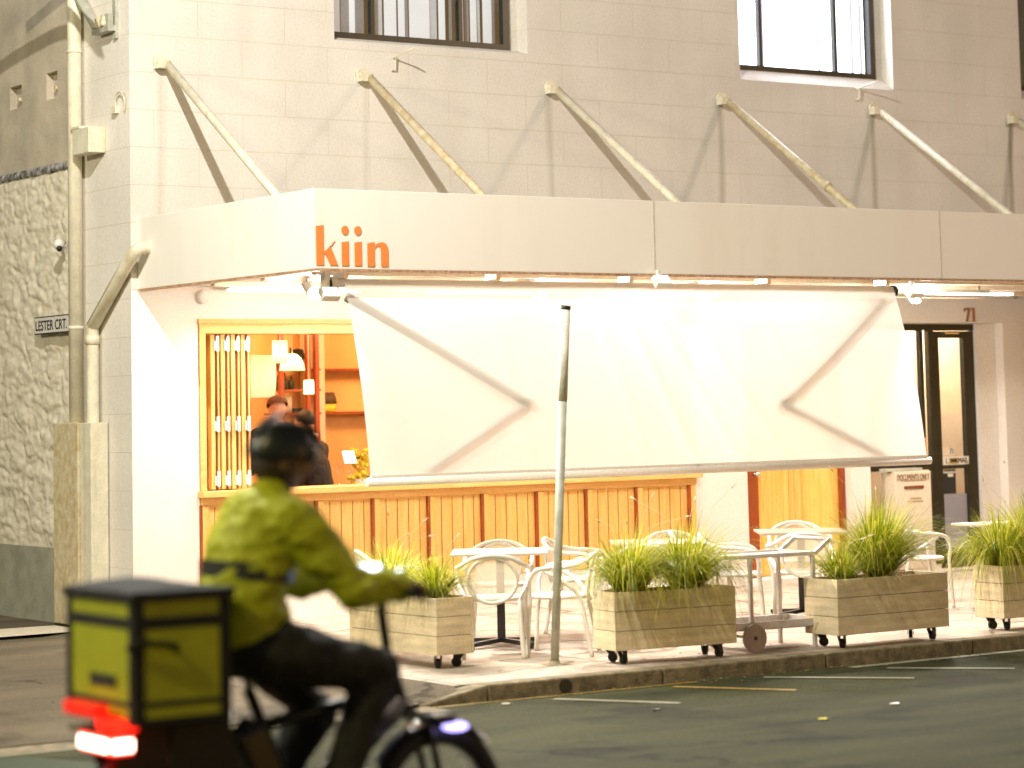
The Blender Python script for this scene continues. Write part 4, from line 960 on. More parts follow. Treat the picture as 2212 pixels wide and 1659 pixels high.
jk['pelvis'] = ((4.31+DX, RY, .96), (.165, .19)); jk['neck'] = ((4.405+DX, RY, 1.425), .075)
ej = [e for e in E_ if e[0] in jk and e[1] in jk]
fuse([capsules(jk, ej)], .009, 'jacket', M['hivis'], rider, 7, disp=lambda co: .016*noise.fractal((co.x*9, co.y*9, co.z*14), .7, 2, 3))
tr = {k: J[k] for k in ('pelvis', 'hpN', 'knN', 'anN', 'hpF', 'knF', 'anF')}
tr = {k: (v[0], tuple(a*1.12 for a in v[1]) if isinstance(v[1], tuple) else v[1]*1.15+.018) for k, v in tr.items()}
tr['pelvis'] = ((4.31+DX, RY, .93), (.15, .165))
fuse([capsules(tr, [e for e in E_ if e[0] in tr and e[1] in tr])], .009, 'trousers', M['trousers'], rider, 7, disp=folds(.014, 9, 5))
# dark tape bands on the jacket: slices around the chest
mb = MB(); ring = []
for k in range(28):
    a = 2*pi*k/28; ring.append((4.317+DX+.162*cos(a), RY+.205*sin(a), 1.165-.02*cos(a)))
vs = [(x_, y_, z_+dz) for x_, y_, z_ in ring for dz in (-.03, .03)]
mb.add(vs, [(2*k, 2*((k+1) % 28), 2*((k+1) % 28)+1, 2*k+1) for k in range(28)], True)
mb.build('jacket_tape', M['reflective'], rider)
for sy, sfx in ((-1, 'N'), (1, 'F')):
    an, to = Vector(J['an'+sfx][0]), Vector(J['to'+sfx][0])
    fuse([skin_mesh({'a': (an+Vector((-.02, 0, .02)), .052), 'h': (an+Vector((-.05, 0, -.05)), .04), 'b': (to+Vector((-.05, 0, -.005)), (.05, .04)), 'c': (to+Vector((.07, 0, -.012)), (.045, .03))}, [('a', 'h'), ('a', 'b'), ('b', 'c')], 2)], .008, 'shoe', M['rubber'], rider, 1)
# helmet: vented dome + peak, straps
mb = MB(); vs = []; n, m_ = 36, 14
for i in range(m_+1):
    t = (.02+.98*i/m_)*pi*.54
    for k in range(n):
        a = 2*pi*k/n; rr = 1+.05*max(0, sin(a*5+.6))*sin(t)-.02
        vs.append(Vector(hc)+Rh@Vector((.132*sin(t)*cos(a)*rr-.008, .104*sin(t)*sin(a)*rr, .128*cos(t)*rr+.018)))
mb.add(vs, [(i*n+k, (i+1)*n+k, (i+1)*n+(k+1) % n, i*n+(k+1) % n) for i in range(m_) for k in range(n)], True)
for i in range(5):
    a0 = -.6+i*.3; mb.tube([Vector(hc)+Rh@Vector((.125*cos(q)*cos(a0*.4), .10*sin(a0), .135*sin(q)+.03)) for q in [x*.25 for x in range(1, 12)]], .008, 6)
mb.build('helmet', M['helmet'], rider)
mb = MB()
for sy in (-1, 1): mb.tube([Vector(hc)+Rh@Vector(p) for p in ((.02, sy*.098, .02), (.02, sy*.085, -.05), (.03, sy*.03, -.122))], .006, 6)
mb.build('helmet_strap', M['rubber'], rider)
mb = MB(); mb.sphere(Vector(hc)+Rh@Vector((-.035, 0, -.02)), (.083, .082, .088), 20, 12, M=Rh); mb.build('hair', M['hair'], rider)

# ---- electric bicycle
bk = thing('electric_bicycle', 'black electric cargo bicycle with rear rack, red tail lamps and a violet front lamp', 'bicycle', (4.5, RY, .0))
RW, FW, WR = Vector((4.02, RY, .285)), Vector((5.20, RY, .27)), .268
def wheel(c, name='wheel'):
    cc = Vector(c); t_ = [(cc.x+WR*.92*cos(a), RY, cc.z+WR*.92*sin(a)) for a in [2*pi*k/48 for k in range(48)]]
    ty = MB().tube(t_, .042, 10, closed=True).build(name, M['rubber'], bk)
    t2 = [(cc.x+WR*.80*cos(a), RY, cc.z+WR*.80*sin(a)) for a in [2*pi*k/48 for k in range(48)]]
    MB().tube(t2, .014, 8, closed=True).build('rim', M['metal'], ty)
    mb = MB().cyl((cc.x, RY-.04, cc.z), (cc.x, RY+.04, cc.z), .05)
    for k in range(20):
        a = 2*pi*k/20; mb.tube([(cc.x, RY+(.03 if k % 2 else -.03), cc.z), (cc.x+WR*.8*cos(a), RY, cc.z+WR*.8*sin(a))], .0022, 5, caps=False)
    mb.build('spokes', M['metal'], ty)
wheel(RW, 'rear_wheel'); wheel(FW, 'front_wheel')
mb = MB(); BBp = Vector((4.60, RY, .28)); ST = Vector((4.40, RY, .74)); HT0, HT1 = Vector((5.05, RY, .64)), Vector((4.995, RY, .82))
mb.tube([BBp, ST], .022, 10).tube([BBp, HT0], .042, 10).tube([ST-Vector((0, 0, .14)), HT0+Vector((-.01, 0, .05))], .025, 10)
for sy in (-1, 1): mb.tube([RW+Vector((0, sy*.055, 0)), BBp+Vector((0, sy*.03, 0))], .013, 8).tube([RW+Vector((0, sy*.055, 0)), ST+Vector((0, sy*.02, -.1))], .011, 8)
mb.tube([HT0, HT1], .026, 10); mb.tube([HT0+Vector((-.03, 0, .02)), BBp+Vector((.02, 0, .04))], .05, 10)
mb.build('frame', M['bike'], bk)
mb = MB()
for sy in (-1, 1): mb.tube([FW+Vector((0, sy*.055, 0)), FW+Vector((-.06, sy*.055, .28)), HT0+Vector((.0, sy*.03, .0))], .015, 8)
mb.build('fork', M['bike'], bk)
mb = MB(); mb.tube([HT1, (4.97, RY, .98), (4.975, RY, 1.075)], .018, 10); mb.tube(catmull([(4.905, RY-.33, 1.07), (4.965, RY-.18, 1.085), (4.995, RY, 1.08), (4.965, RY+.18, 1.085), (4.905, RY+.33, 1.07)], 6), .012, 8)
hb = mb.build('handlebar', M['bike'], bk)
for sy in (-1, 1): MB().tube([(4.905, RY+sy*.33, 1.07), (4.96, RY+sy*.2, 1.083)], .018, 10).build('grip', M['rubber'], hb); MB().tube([(4.975, RY+sy*.19, 1.07), (5.005, RY+sy*.27, 1.04), (4.995, RY+sy*.33, 1.02)], .006, 6).build('brake_lever', M['metal'], hb)
MB().tube([ST, (4.39, RY, .82)], .014, 8).build('seat_post', M['metal'], bk)
mb = MB(); mb.add([(4.39+a*.14, RY+b, .845+c_) for a, b, c_ in ((-.9, -.07, .0), (-.9, .07, 0), (.1, .05, .0), (.1, -.05, .0), (1.1, .02, -.01), (1.1, -.02, -.01), (-.9, -.07, -.03), (-.9, .07, -.03), (1.1, .02, -.03), (1.1, -.02, -.03))], [(0, 1, 2, 3), (3, 2, 4, 5), (0, 6, 7, 1), (4, 8, 9, 5), (0, 3, 5, 9, 6), (1, 7, 8, 4, 2), (6, 9, 8, 7)])
mb.build('saddle', M['rubber'], bk, bevel=.01)
mb = MB()
for sy in (-1, 1): mb.tube([(3.74, RY+sy*.09, .655), (4.25, RY+sy*.09, .655), (4.33, RY+sy*.03, .66)], .009, 8).tube([(3.84, RY+sy*.09, .65), (RW.x, RY+sy*.06, RW.z)], .007, 6).tube([(4.05, RY+sy*.09, .65), (RW.x, RY+sy*.06, RW.z)], .007, 6)
for x_ in (3.75, 3.87, 4.0, 4.2): mb.tube([(x_, RY-.09, .655), (x_, RY+.09, .655)], .007, 6)
mb.build('rear_rack', M['bike'], bk)
def guard(c, a0, a1, name):
    mb = MB(); vs = []; n = 22
    for i in range(n+1):
        a = a0+(a1-a0)*i/n
        for y_, dr_ in ((-.04, -.012), (-.025, 0), (.025, 0), (.04, -.012)): vs.append((c.x+(WR+.035+dr_)*cos(a), RY+y_, c.z+(WR+.035+dr_)*sin(a)))
    mb.add(vs, [(i*4+k, i*4+k+1, i*4+4+k+1, i*4+4+k) for i in range(n) for k in range(3)], True); return mb.build(name, M['bike'], bk)
guard(RW, .9, 3.2, 'mudguard'); guard(FW, .7, 2.6, 'mudguard')
mb = MB().tube([(BBp.x, RY-.06, BBp.z), (4.70, RY-.09, .335)], .012, 8).tube([(BBp.x, RY+.06, BBp.z), (4.43, RY+.09, .17)], .012, 8).cyl((BBp.x, RY-.06, BBp.z), (BBp.x, RY+.06, BBp.z), .035)
mb.build('crank', M['bike'], bk)
for p in ((4.70, RY-.14, .325), (4.43, RY+.14, .16)): MB().obox(p, (.09, .10, .02)).build('pedal', M['rubber'], bk)
MB().cyl((BBp.x, RY-.048, BBp.z), (BBp.x, RY-.052, BBp.z), .08, n=28).build('chainring', M['metal'], bk)
MB().obox((4.46, RY, .44), (.13, .11, .36), Matrix.Rotation(radians(-24), 3, 'Y')).build('battery_case', M['bike'], bk, bevel=.02)
for sy in (-1, 1): MB().prism([(3.80, RY+sy*.085, .655), (4.28, RY+sy*.085, .655), (4.34, RY+sy*.085, .40), (4.20, RY+sy*.085, .30), (3.88, RY+sy*.085, .38)], (0, .006, 0)).build('skirt_guard', M['rubber'], bk)
MB().obox((4.12, RY, .60), (.28, .10, .08)).build('battery', M['bike'], bk, bevel=.01)
MB().obox((5.19, RY-.05, .575), (.09, .10, .04)).build('headlight', M['bike'], bk, bevel=.01)
MB().sphere((5.235, RY-.085, .545), (.05, .05, .016)).build('headlight_lens', M['headlamp'], bk)
MB().box(5.02, 5.1, RY-.06, RY-.052, .555, .568).build('fender_stripe', M['metal'], bk)
tl = MB().box(3.745, 3.80, RY-.10, RY+.16, .70, .745).build('reflector', M['reflector'], bk, bevel=.006)
MB().box(3.80, 3.87, RY-.19, RY-.0, .655, .695).build('tail_light', M['taillamp'], bk, bevel=.006)
t2 = MB().box(3.76, 3.85, RY-.20, RY+.06, .58, .645).build('tail_light', M['taillamp'], bk, bevel=.01)
MB().box(3.752, 3.762, RY-.18, RY+.045, .592, .632).build('bulb', M['tailhot'], t2, bevel=.004); MB().box(3.765, 3.842, RY-.208, RY-.201, .592, .632).build('bulb', M['tailhot'], t2, bevel=.003)
MB().obox((4.86, RY-.02, 1.10), (.05, .05, .02)).build('phone_mount', M['bike'], bk)

ph = thing('phone', 'lit phone clamped upright on the bicycle handlebar', 'phone', (4.88, RY-.05, 1.12))
Mt = Matrix.Rotation(radians(20), 3, 'Z')@Matrix.Rotation(radians(35), 3, 'Y')
MB().obox((4.87, RY-.05, 1.135), (.012, .15, .08), Mt).build('phone_case', M['black'], ph, bevel=.004)
o_ = Mt@Vector((-.008, 0, 0)); MB().obox(Vector((4.87, RY-.05, 1.135))+o_, (.003, .135, .065), Mt).build('screen', M['screen'], ph)
for k, (x_, y_, m_) in enumerate(((4.80, -.20, 'screen'), (4.86, -.13, 'screen'), (4.905, -.12, 'cyanled'), (4.955, -.12, 'screen'))):
    pass
hl = thing('handlebar_lamp_cluster', 'row of small bright white lamps on the handlebar by the rider hand', 'lamp', (4.85, RY-.17, 1.14))
MB().box(4.76, 4.97, RY-.175, RY-.15, 1.118, 1.15).build('lamp_housing', M['black'], hl, bevel=.006)
for x_, r_, m_ in ((4.79, .017, 'screen'), (4.85, .017, 'screen'), (4.895, .009, 'cyanled'), (4.94, .011, 'screen')):
    MB().sphere((x_, RY-.178, 1.135), (r_*2.0, .010, r_*1.55)).build('lamp_lens', M[m_], hl)

# ---- insulated delivery bag on the rack
bg_ = thing('delivery_bag', 'square yellow-green and black insulated delivery bag on the bicycle rear rack', 'bag', (3.9, RY, .67))
b0 = (3.83, 4.20, RY-.24, RY+.30, .672, 1.125)
MB().box(*b0).build('bag_body', M['bagcloth'], bg_, bevel=.03)
mb = MB(); x0, x1, y0, y1, z0, z1 = b0; e = .004
for z_a, z_b in ((1.00, 1.045), (.735, .758), (.672, .70)): mb.box(x0-e, x1+e, y0-e, y1+e, z_a, z_b)
for xa in (x0, x1-.035):
    for ya in (y0, y1-.035): mb.box(xa-e*1.5, xa+.035+e*1.5, ya-e*1.5, ya+.035+e*1.5, z0+.01, z1)
mb.build('bag_trim', M['trousers'], bg_, bevel=.008)
mb = MB(); vs = []; n = 12
for i in range(n+1):
    for j in range(n+1):
        u_, v_ = i/n, j/n; vs.append((x0-.015+(x1-x0+.03)*u_, y0-.015+(y1-y0+.03)*v_, z1+.004+.035*sin(pi*min(1, u_*1.2))*sin(pi*v_)**.5+.006*noise.noise((u_*6, v_*6, 0))))
mb.add(vs, [(i*(n+1)+j, (i+1)*(n+1)+j, (i+1)*(n+1)+j+1, i*(n+1)+j+1) for i in range(n) for j in range(n)], True)
mb.box(x0-.014, x1+.014, y0-.014, y1+.014, z1-.03, z1+.004); mb.build('bag_lid', M['trousers'], bg_)
MB().tube(catmull([(3.80, y0-.008, .94), (3.83, y0-.03, .965), (3.90, y0-.035, .955), (3.97, y0-.03, .945), (3.99, y0-.008, .925)], 5), .011, 8).build('bag_handle', M['rubber'], bg_)
MB().box(x0-.008, x0-.003, RY-.1, RY+.1, .80, .84).build('bag_patch', M['reflective'], bg_)

# ---- three guests inside
def guest(cx, cy, top, rz, label, cloth, skinm, hair, hat=False, collar=False, lean=0., armfwd=.25):
    s = 1.0; t_ = thing('person', label, 'person', (cx, cy, .15)); R3 = Matrix.Rotation(rz, 3, 'Z'); O = Vector((cx, cy, 0))
    def W(x_, y_, z_): return O+R3@Vector((x_, y_, z_))
    hz = top-.115; nz = hz-.15
    hx = lean
    N = {'pelvis': (W(0, 0, nz-.60), .105), 'belly': (W(.0, 0, nz-.42), .10), 'chest': (W(lean*.4, 0, nz-.24), .105), 'uch': (W(lean*.7, 0, nz-.10), .095), 'neck': (W(lean*.9, 0, nz+.0), .055), 'sk': (W(lean, 0, hz-.06), .05),
         'sL': (W(lean*.7, .19, nz-.10), .060), 'eL': (W(lean*.7+.06, .25, nz-.38), .045), 'wL': (W(lean+armfwd+.1, .18, nz-.40), .028),
         'sR': (W(lean*.7, -.19, nz-.10), .060), 'eR': (W(lean*.7+.06, -.25, nz-.38), .045), 'wR': (W(lean+armfwd+.1, -.18, nz-.40), .028),
         'hL': (W(0, .10, nz-.64), .09), 'kL': (W(.03, .11, nz-1.05), .06), 'aL': (W(0, .11, .23), .04), 'tL': (W(.12, .12, .19), .035),
         'hR': (W(0, -.10, nz-.64), .09), 'kR': (W(.03, -.11, nz-1.05), .06), 'aR': (W(0, -.11, .23), .04), 'tR': (W(.12, -.12, .19), .035)}
    Ed = [('pelvis', 'belly'), ('belly', 'chest'), ('chest', 'uch'), ('uch', 'neck'), ('neck', 'sk'), ('uch', 'sL'), ('sL', 'eL'), ('eL', 'wL'), ('uch', 'sR'), ('sR', 'eR'), ('eR', 'wR'), ('pelvis', 'hL'), ('hL', 'kL'), ('kL', 'aL'), ('aL', 'tL'), ('pelvis', 'hR'), ('hR', 'kR'), ('kR', 'aR'), ('aR', 'tR')]
    c = W(lean+.02, 0, hz); Rr = R3@Matrix.Rotation(radians(14), 3, 'Y')
    ps = [skin_mesh(N, Ed, 2), head_meshes(c, Rr)]
    for q in ('L', 'R'): ps += hand_mesh(N['w'+q][0], R3@Vector((1, 0, 0)), (0, 0, -1), R3@Vector((0, -1 if q == 'L' else 1, 0)), .45)
    fuse(ps, .007, 'body', skinm, t_, 1)
    ks = ('pelvis', 'belly', 'chest', 'uch', 'neck', 'sL', 'eL', 'wL', 'sR', 'eR', 'wR')
    N2 = {k: (N[k][0], tuple(a*1.1+.015 for a in N[k][1]) if isinstance(N[k][1], tuple) else N[k][1]*1.2+.013) for k in ks}
    N2['pelvis'] = (N['pelvis'][0], .15); N2['belly'] = (N['belly'][0], .145); N2['chest'] = (N['chest'][0], .155); N2['uch'] = (N['uch'][0], .135)
    N2['neck'] = (W(lean*.85, 0, nz-.03), .07)
    fuse([capsules(N2, [e for e in Ed if e[0] in ks and e[1] in ks])], .010, 'jacket' if collar else 'shirt', cloth, t_, 6, disp=folds(.010, 10, cx))
    ks = ('pelvis', 'hL', 'kL', 'aL', 'hR', 'kR', 'aR')
    N3 = {k: (N[k][0], .13) if k == 'pelvis' else (N[k][0], tuple(a*1.1 for a in N[k][1]) if isinstance(N[k][1], tuple) else N[k][1]*1.2+.01) for k in ks}
    fuse([capsules(N3, [e for e in Ed if e[0] in ks and e[1] in ks])], .012, 'trousers', M['trousers'], t_, 2)
    if hat:
        mb = MB(); vs = []; n, m_ = 28, 9
        for i in range(m_+1):
            a_ = i/m_*pi*.52
            for k in range(n):
                b_ = 2*pi*k/n; vs.append(c+Rr@Vector((.118*sin(a_)*cos(b_)+.012*cos(b_), .098*sin(a_)*sin(b_), .088*cos(a_)+.042)))
        mb.add(vs, [(i*n+k, (i+1)*n+k, (i+1)*n+(k+1) % n, i*n+(k+1) % n) for i in range(m_) for k in range(n)], True)
        mb.add([c+Rr@Vector(p) for p in ((.09, -.07, .045), (.09, .07, .045), (.155, .045, .022), (.165, 0, .02), (.155, -.045, .022), (.09, -.07, .03), (.09, .07, .03))], [(0, 1, 2, 3, 4)], False)
        mb.build('flat_cap', M['cap'], t_, fixn=False)
    if hair:
        MB().sphere(c+Rr@Vector((-.022, 0, .036)), (.098, .084, .096), 22, 14, M=Rr).build('hair', hair, t_)
    if collar:
        MB().tube([c+Rr@Vector((.055*cos(a_)-.035, .058*sin(a_), -.135)) for a_ in [2*pi*k/16 for k in range(16)]], .017, 8, closed=True).build('collar', M['collar'], t_)
    return t_
def floral():
    m = mat('dark_floral_cloth', (.02, .02, .018), .8, .2, 9); t = m.node_tree; b = t.nodes['Principled BSDF']
    tc = [n for n in t.nodes if n.type == 'TEX_COORD'][0]; v = t.nodes.new('ShaderNodeTexVoronoi'); v.inputs['Scale'].default_value = 17; v.inputs['Randomness'].default_value = 1
    mp = t.nodes.new('ShaderNodeMapping'); mp.inputs['Scale'].default_value = (1, 1, .55); mp.inputs['Rotation'].default_value = (.5, .4, .3); t.links.new(tc.outputs['Object'], mp.inputs[0]); t.links.new(mp.outputs[0], v.inputs[0])
    r = t.nodes.new('ShaderNodeValToRGB'); r.color_ramp.interpolation = 'CONSTANT'; r.color_ramp.elements[0].color = (.50, .30, .18, 1); r.color_ramp.elements[1].position = .25; r.color_ramp.elements[1].color = (.014, .016, .012, 1)
    e = r.color_ramp.elements.new(.42); e.color = (.02, .03, .015, 1)
    t.links.new(v.outputs['Distance'], r.inputs[0]); t.links.new(r.outputs[0], b.inputs['Base Color']); return m
M['floral'] = floral()
guest(11.35, 20.35, 1.90, radians(75), 'guest seen from behind in a brown flat cap and dark floral shirt', M['floral'], M['skin'], None, hat=True, lean=.06)
guest(11.98, 20.75, 1.76, radians(120), 'short-haired guest in a charcoal jacket with a white collar leaning left', M['suit'], M['skin'], M['hair'], collar=True, lean=.12)

# table inside, glasses, flowers
it = thing('dining_table', 'dark dining table just inside the serving counter', 'table', (12.1, 20.1, .15))
MB().box(11.5, 12.7, 19.75, 20.2, .99, 1.03).build('tabletop', M['darkwood'], it, bevel=.004)
for x_ in (11.58, 12.62):
    for y_ in (19.80, 20.15): MB().box(x_-.02, x_+.02, y_-.02, y_+.02, .15, .988).build('leg', M['black'], it)
fl_ = thing('flower_bunch', 'bunch of yellow blossoms in a pot behind the wine glasses', 'flowers', (12.02, 20.0, 1.03))
mb = MB(); random.seed(11)
for k in range(90): mb.sphere((12.02+random.uniform(-.09, .09), 20.05+random.uniform(-.06, .06), 1.10+random.uniform(-.04, .30)), random.uniform(.014, .026), 7, 5)
mb.build('blossoms', M['yellowfruit'], fl_)
mb = MB()
for k in range(50):
    c = Vector((12.02+random.uniform(-.09, .09), 20.05+random.uniform(-.06, .06), 1.10+random.uniform(-.04, .28))); d = Vector((random.uniform(-1, 1), random.uniform(-1, 1), random.uniform(-1, 1)))*.03
    mb.add([c, c+d, c+d.cross(Vector((0, 0, 1)))], [(0, 1, 2)])
mb.build('leaves', M['leaf'], fl_, fixn=False); MB().lathe((12.02, 20.05, 1.03), [(0, 0), (.05, 0), (.07, .1), (.06, .1)], 14).build('pot', M['collar'], fl_)
for k, x_ in enumerate((11.30, 11.41)):
    t_ = thing('wine_glass', ['stemmed wine glass on the counter, the left one of the pair', 'stemmed wine glass on the counter, next to the awning edge'][k], 'glass', (x_, 19.2, 1.107), group='wine glasses on the counter')
    MB().lathe((x_, 19.2, 1.107), [(.0, .0), (.034, .002), (.006, .008), (.005, .08), (.03, .10), (.042, .14), (.036, .20)], 18).build('glass_bowl', M['drink'], t_, fixn=False)
tagm(MB().obox((11.79, 19.85, 1.335), (.12, .012, .12), Matrix.Rotation(radians(-25), 3, 'X')), 'tablet', mat('tablet_screen', (.7, .75, .8), .3, 0, emit=(.85, .9, 1), estr=1.2), 'lit white tablet screen beside the yellow blossoms', 'tablet')

# ================================================================== street furniture
# leaning sign post
sp = MB(); a, b = Vector((10.15, 14.36, -.03)), Vector((10.318, 14.364, 2.425)); mid = a.lerp(b, .74)
t_ = thing('sign_post', 'leaning bare galvanised steel post at the footpath edge without a sign', 'post', (10.15, 14.36, -.03))
MB().tube([a, mid], .030, 18).build('post_tube', M['galv'], t_); MB().tube([mid, b], .033, 18).build('post_sleeve', mat('dull_zinc', (.70, .70, .60), .55, .15, 12, .1, 50), t_)
MB().tube([b, b+Vector((.004, 0, .028))], .036, 18).build('post_cap', M['black'], t_); MB().lathe((10.15, 14.36, -.026), [(.034, .03), (.05, .0), (.09, .002)], 18).build('mortar_collar', M['kerb'], t_)

# planters
def planter(loc, rz, L, Wd, H, label):
    t_ = thing('planter_box', label, 'planter', loc, rz, 'planter boxes on castors')
    z0 = .095; n = 3; bh = H/n
    mb = MB()
    for k in range(n):
        za, zb = z0+k*bh+.002, z0+(k+1)*bh-.002
        mb.box(0, L, 0, .022, za, zb).box(0, L, Wd-.022, Wd, za, zb).box(0, .022, .0225, Wd-.0225, za, zb).box(L-.022, L, .0225, Wd-.0225, za, zb)
    mb.box(.02, L-.02, .02, Wd-.02, z0+.004, z0+.02)
    mb.build('box', M['planter'], t_, world=False, bevel=.0025)
    MB().box(.023, L-.023, .023, Wd-.023, z0+H-.06, z0+H-.035).build('soil', M['soil'], t_, world=False)
    for cx, cy, ang in ((.09, .07, .5), (.09, Wd-.07, -.4), (L-.12, .07, .3), (L-.12, Wd-.07, .8)):
        fk = MB(); R2 = Matrix.Rotation(ang, 3, 'Z'); c = Vector((cx, cy, 0))
        fk.box(cx-.035, cx+.035, cy-.03, cy+.03, z0-.004, z0+.003)
        for sy in (-1, 1): fk.add([c+R2@Vector(p) for p in ((-.03, sy*.019, z0-.004), (.03, sy*.019, z0-.004), (.035, sy*.019, .03), (.01, sy*.019, .025), (-.03, sy*.023, z0-.004), (.03, sy*.023, z0-.004), (.035, sy*.023, .03), (.01, sy*.023, .025))], [(0, 1, 2, 3), (7, 6, 5, 4), (0, 4, 5, 1), (1, 5, 6, 2), (2, 6, 7, 3), (3, 7, 4, 0)])
        co = fk.build('castor', M['black'], t_, world=False)
        MB().cyl(c+R2@Vector((.018, -.014, .034)), c+R2@Vector((.018, .014, .034)), .033, n=18).build('castor_wheel', M['rubber'], co, world=False)
    return t_
PZ = -.026
planter((9.36, 14.66, PZ), radians(90-0), 1.12, -.30, .39, 'cream planter box nearest the building corner, end towards the road') if False else None
P1 = planter((9.66, 14.62, PZ), radians(91), 1.13, .31, .39, 'cream planter box nearest the street corner, set end-on to the road')
P2 = planter((10.40, 13.985, PZ), radians(-7), .98, .31, .40, 'planter box right of the leaning post with two grass clumps trailing over its front')
P3 = planter((12.20, 13.73, PZ), radians(0), 1.09, .36, .40, 'planter box right of the white trolley with one big clump')
P4 = planter((14.00, 13.87, PZ), radians(0), 1.0, .31, .40, 'planter box at the right edge of the view beside the outer table')

# grass clumps
def clump(loc, label, h=.42, n=420, spread=.16, droop=.9, lean=(0, 0), seedheads=6, seed=0):
    h *= 1.5; spread *= 1.36; n = int(n*1.7); rnd = random.Random(seed); t_ = thing('ornamental_grass', label, 'plant', loc, 0, 'ornamental grasses in the planters')
    mb = MB()
    for k in range(n):
        a = rnd.uniform(0, 2*pi); r0 = spread*.35*math.sqrt(rnd.random()); p = Vector((r0*cos(a), r0*sin(a), 0))
        out = rnd.uniform(.05, 1.0)*spread*2.0; L = h*rnd.uniform(.55, 1.15); a2 = a+rnd.uniform(-.6, .6)
        dirv = Vector((cos(a2), sin(a2), 0)); seg = 6; wd = rnd.uniform(.0026, .0056); fall = rnd.uniform(.3, 1.4)*droop
        lx = Vector((lean[0], lean[1], 0))
        pts = []
        for i in range(seg+1):
            t = i/seg; q = p+dirv*(out*(t**1.25))+lx*(t*t)+Vector((0, 0, L*(t-.62*fall*t*t*t*(.4+out/spread*.55)))); pts.append(q)
        side = dirv.cross(Vector((0, 0, 1))); side = (side+Vector((0, 0, rnd.uniform(-.5, .5)))).normalized()
        vs = []
        for i, q in enumerate(pts): w_ = wd*(1-.85*(i/seg)**1.5); vs += [q-side*w_, q+side*w_]
        mb.add(vs, [(2*i, 2*i+1, 2*i+3, 2*i+2) for i in range(seg)], False)
    mb.build('blades', M['grass'], t_, world=False, fixn=False)
    mb = MB()
    for k in range(26):      # dry fallen blades lying over the rim
        a = rnd.uniform(0, 2*pi); p = Vector((cos(a)*spread*.5, sin(a)*spread*.5, .02)); q = p+Vector((rnd.uniform(-.12, .12), -abs(rnd.uniform(.05, .16)), rnd.uniform(-.10, .05))); mb.tube(catmull([p, p.lerp(q, .5)+Vector((0, 0, .06)), q], 3), .0016, 3)
    mb.build('dry_blades', M['dryblade'], t_, world=False)
    seedheads = seedheads//2
    if seedheads:
        mb = MB()
        for k in range(seedheads):
            a = rnd.uniform(0, 2*pi); d = Vector((cos(a), sin(a), 0)); tip = d*spread*rnd.uniform(.8, 1.7)+Vector((0, 0, h*rnd.uniform(.85, 1.2))); m1 = d*spread*.3+Vector((0, 0, h*.7))
            cu = catmull([Vector((0, 0, 0)), m1, tip], 5); mb.tube(cu, .0012, 4); mb.tube([cu[-1], cu[-1]+(cu[-1]-cu[-2]).normalized()*.05], [.006, .003], 6)
        mb.build('seed_head', mat('seed_head_%d' % seed, (.78, .66, .42), .8, .1), t_, world=False)
    return t_
gz = PZ+.095+.355
clump((9.50, 15.45, gz), 'pale yellow fluffy grass clump at the far end of the corner planter', .33, 420, .20, 1.2, seed=1, seedheads=9)
clump((9.50, 14.86, gz), 'small dark-hearted grass clump at the near end of the corner planter', .27, 330, .14, 1.0, seed=2, seedheads=3)
clump((10.62, 14.10, gz), 'wide grass clump in the left half of the planter beside the post', .40, 620, .20, 1.15, lean=(.0, -.05), seed=3, seedheads=8)
clump((11.08, 14.04, gz), 'denser dark grass clump in the right half of the planter beside the post', .42, 620, .19, 1.15, lean=(.03, -.06), seed=4, seedheads=6)
clump((12.42, 13.93, gz), 'low pale grass clump at the trolley end of the third planter', .25, 260, .15, .9, seed=5, seedheads=5)
clump((12.78, 13.92, gz), 'tall upright dark green grass clump in the middle of the third planter', .46, 900, .19, .8, lean=(.04, -.02), seed=6, seedheads=4)
clump((14.13, 14.02, gz), 'bright yellow-green grass clump trailing over the near end of the right-hand planter', .40, 620, .19, 1.3, lean=(-.03, -.02), seed=7, seedheads=5)
clump((14.50, 14.02, gz), 'grass clump cut by the right edge of the view', .46, 600, .19, .9, seed=8, seedheads=5)

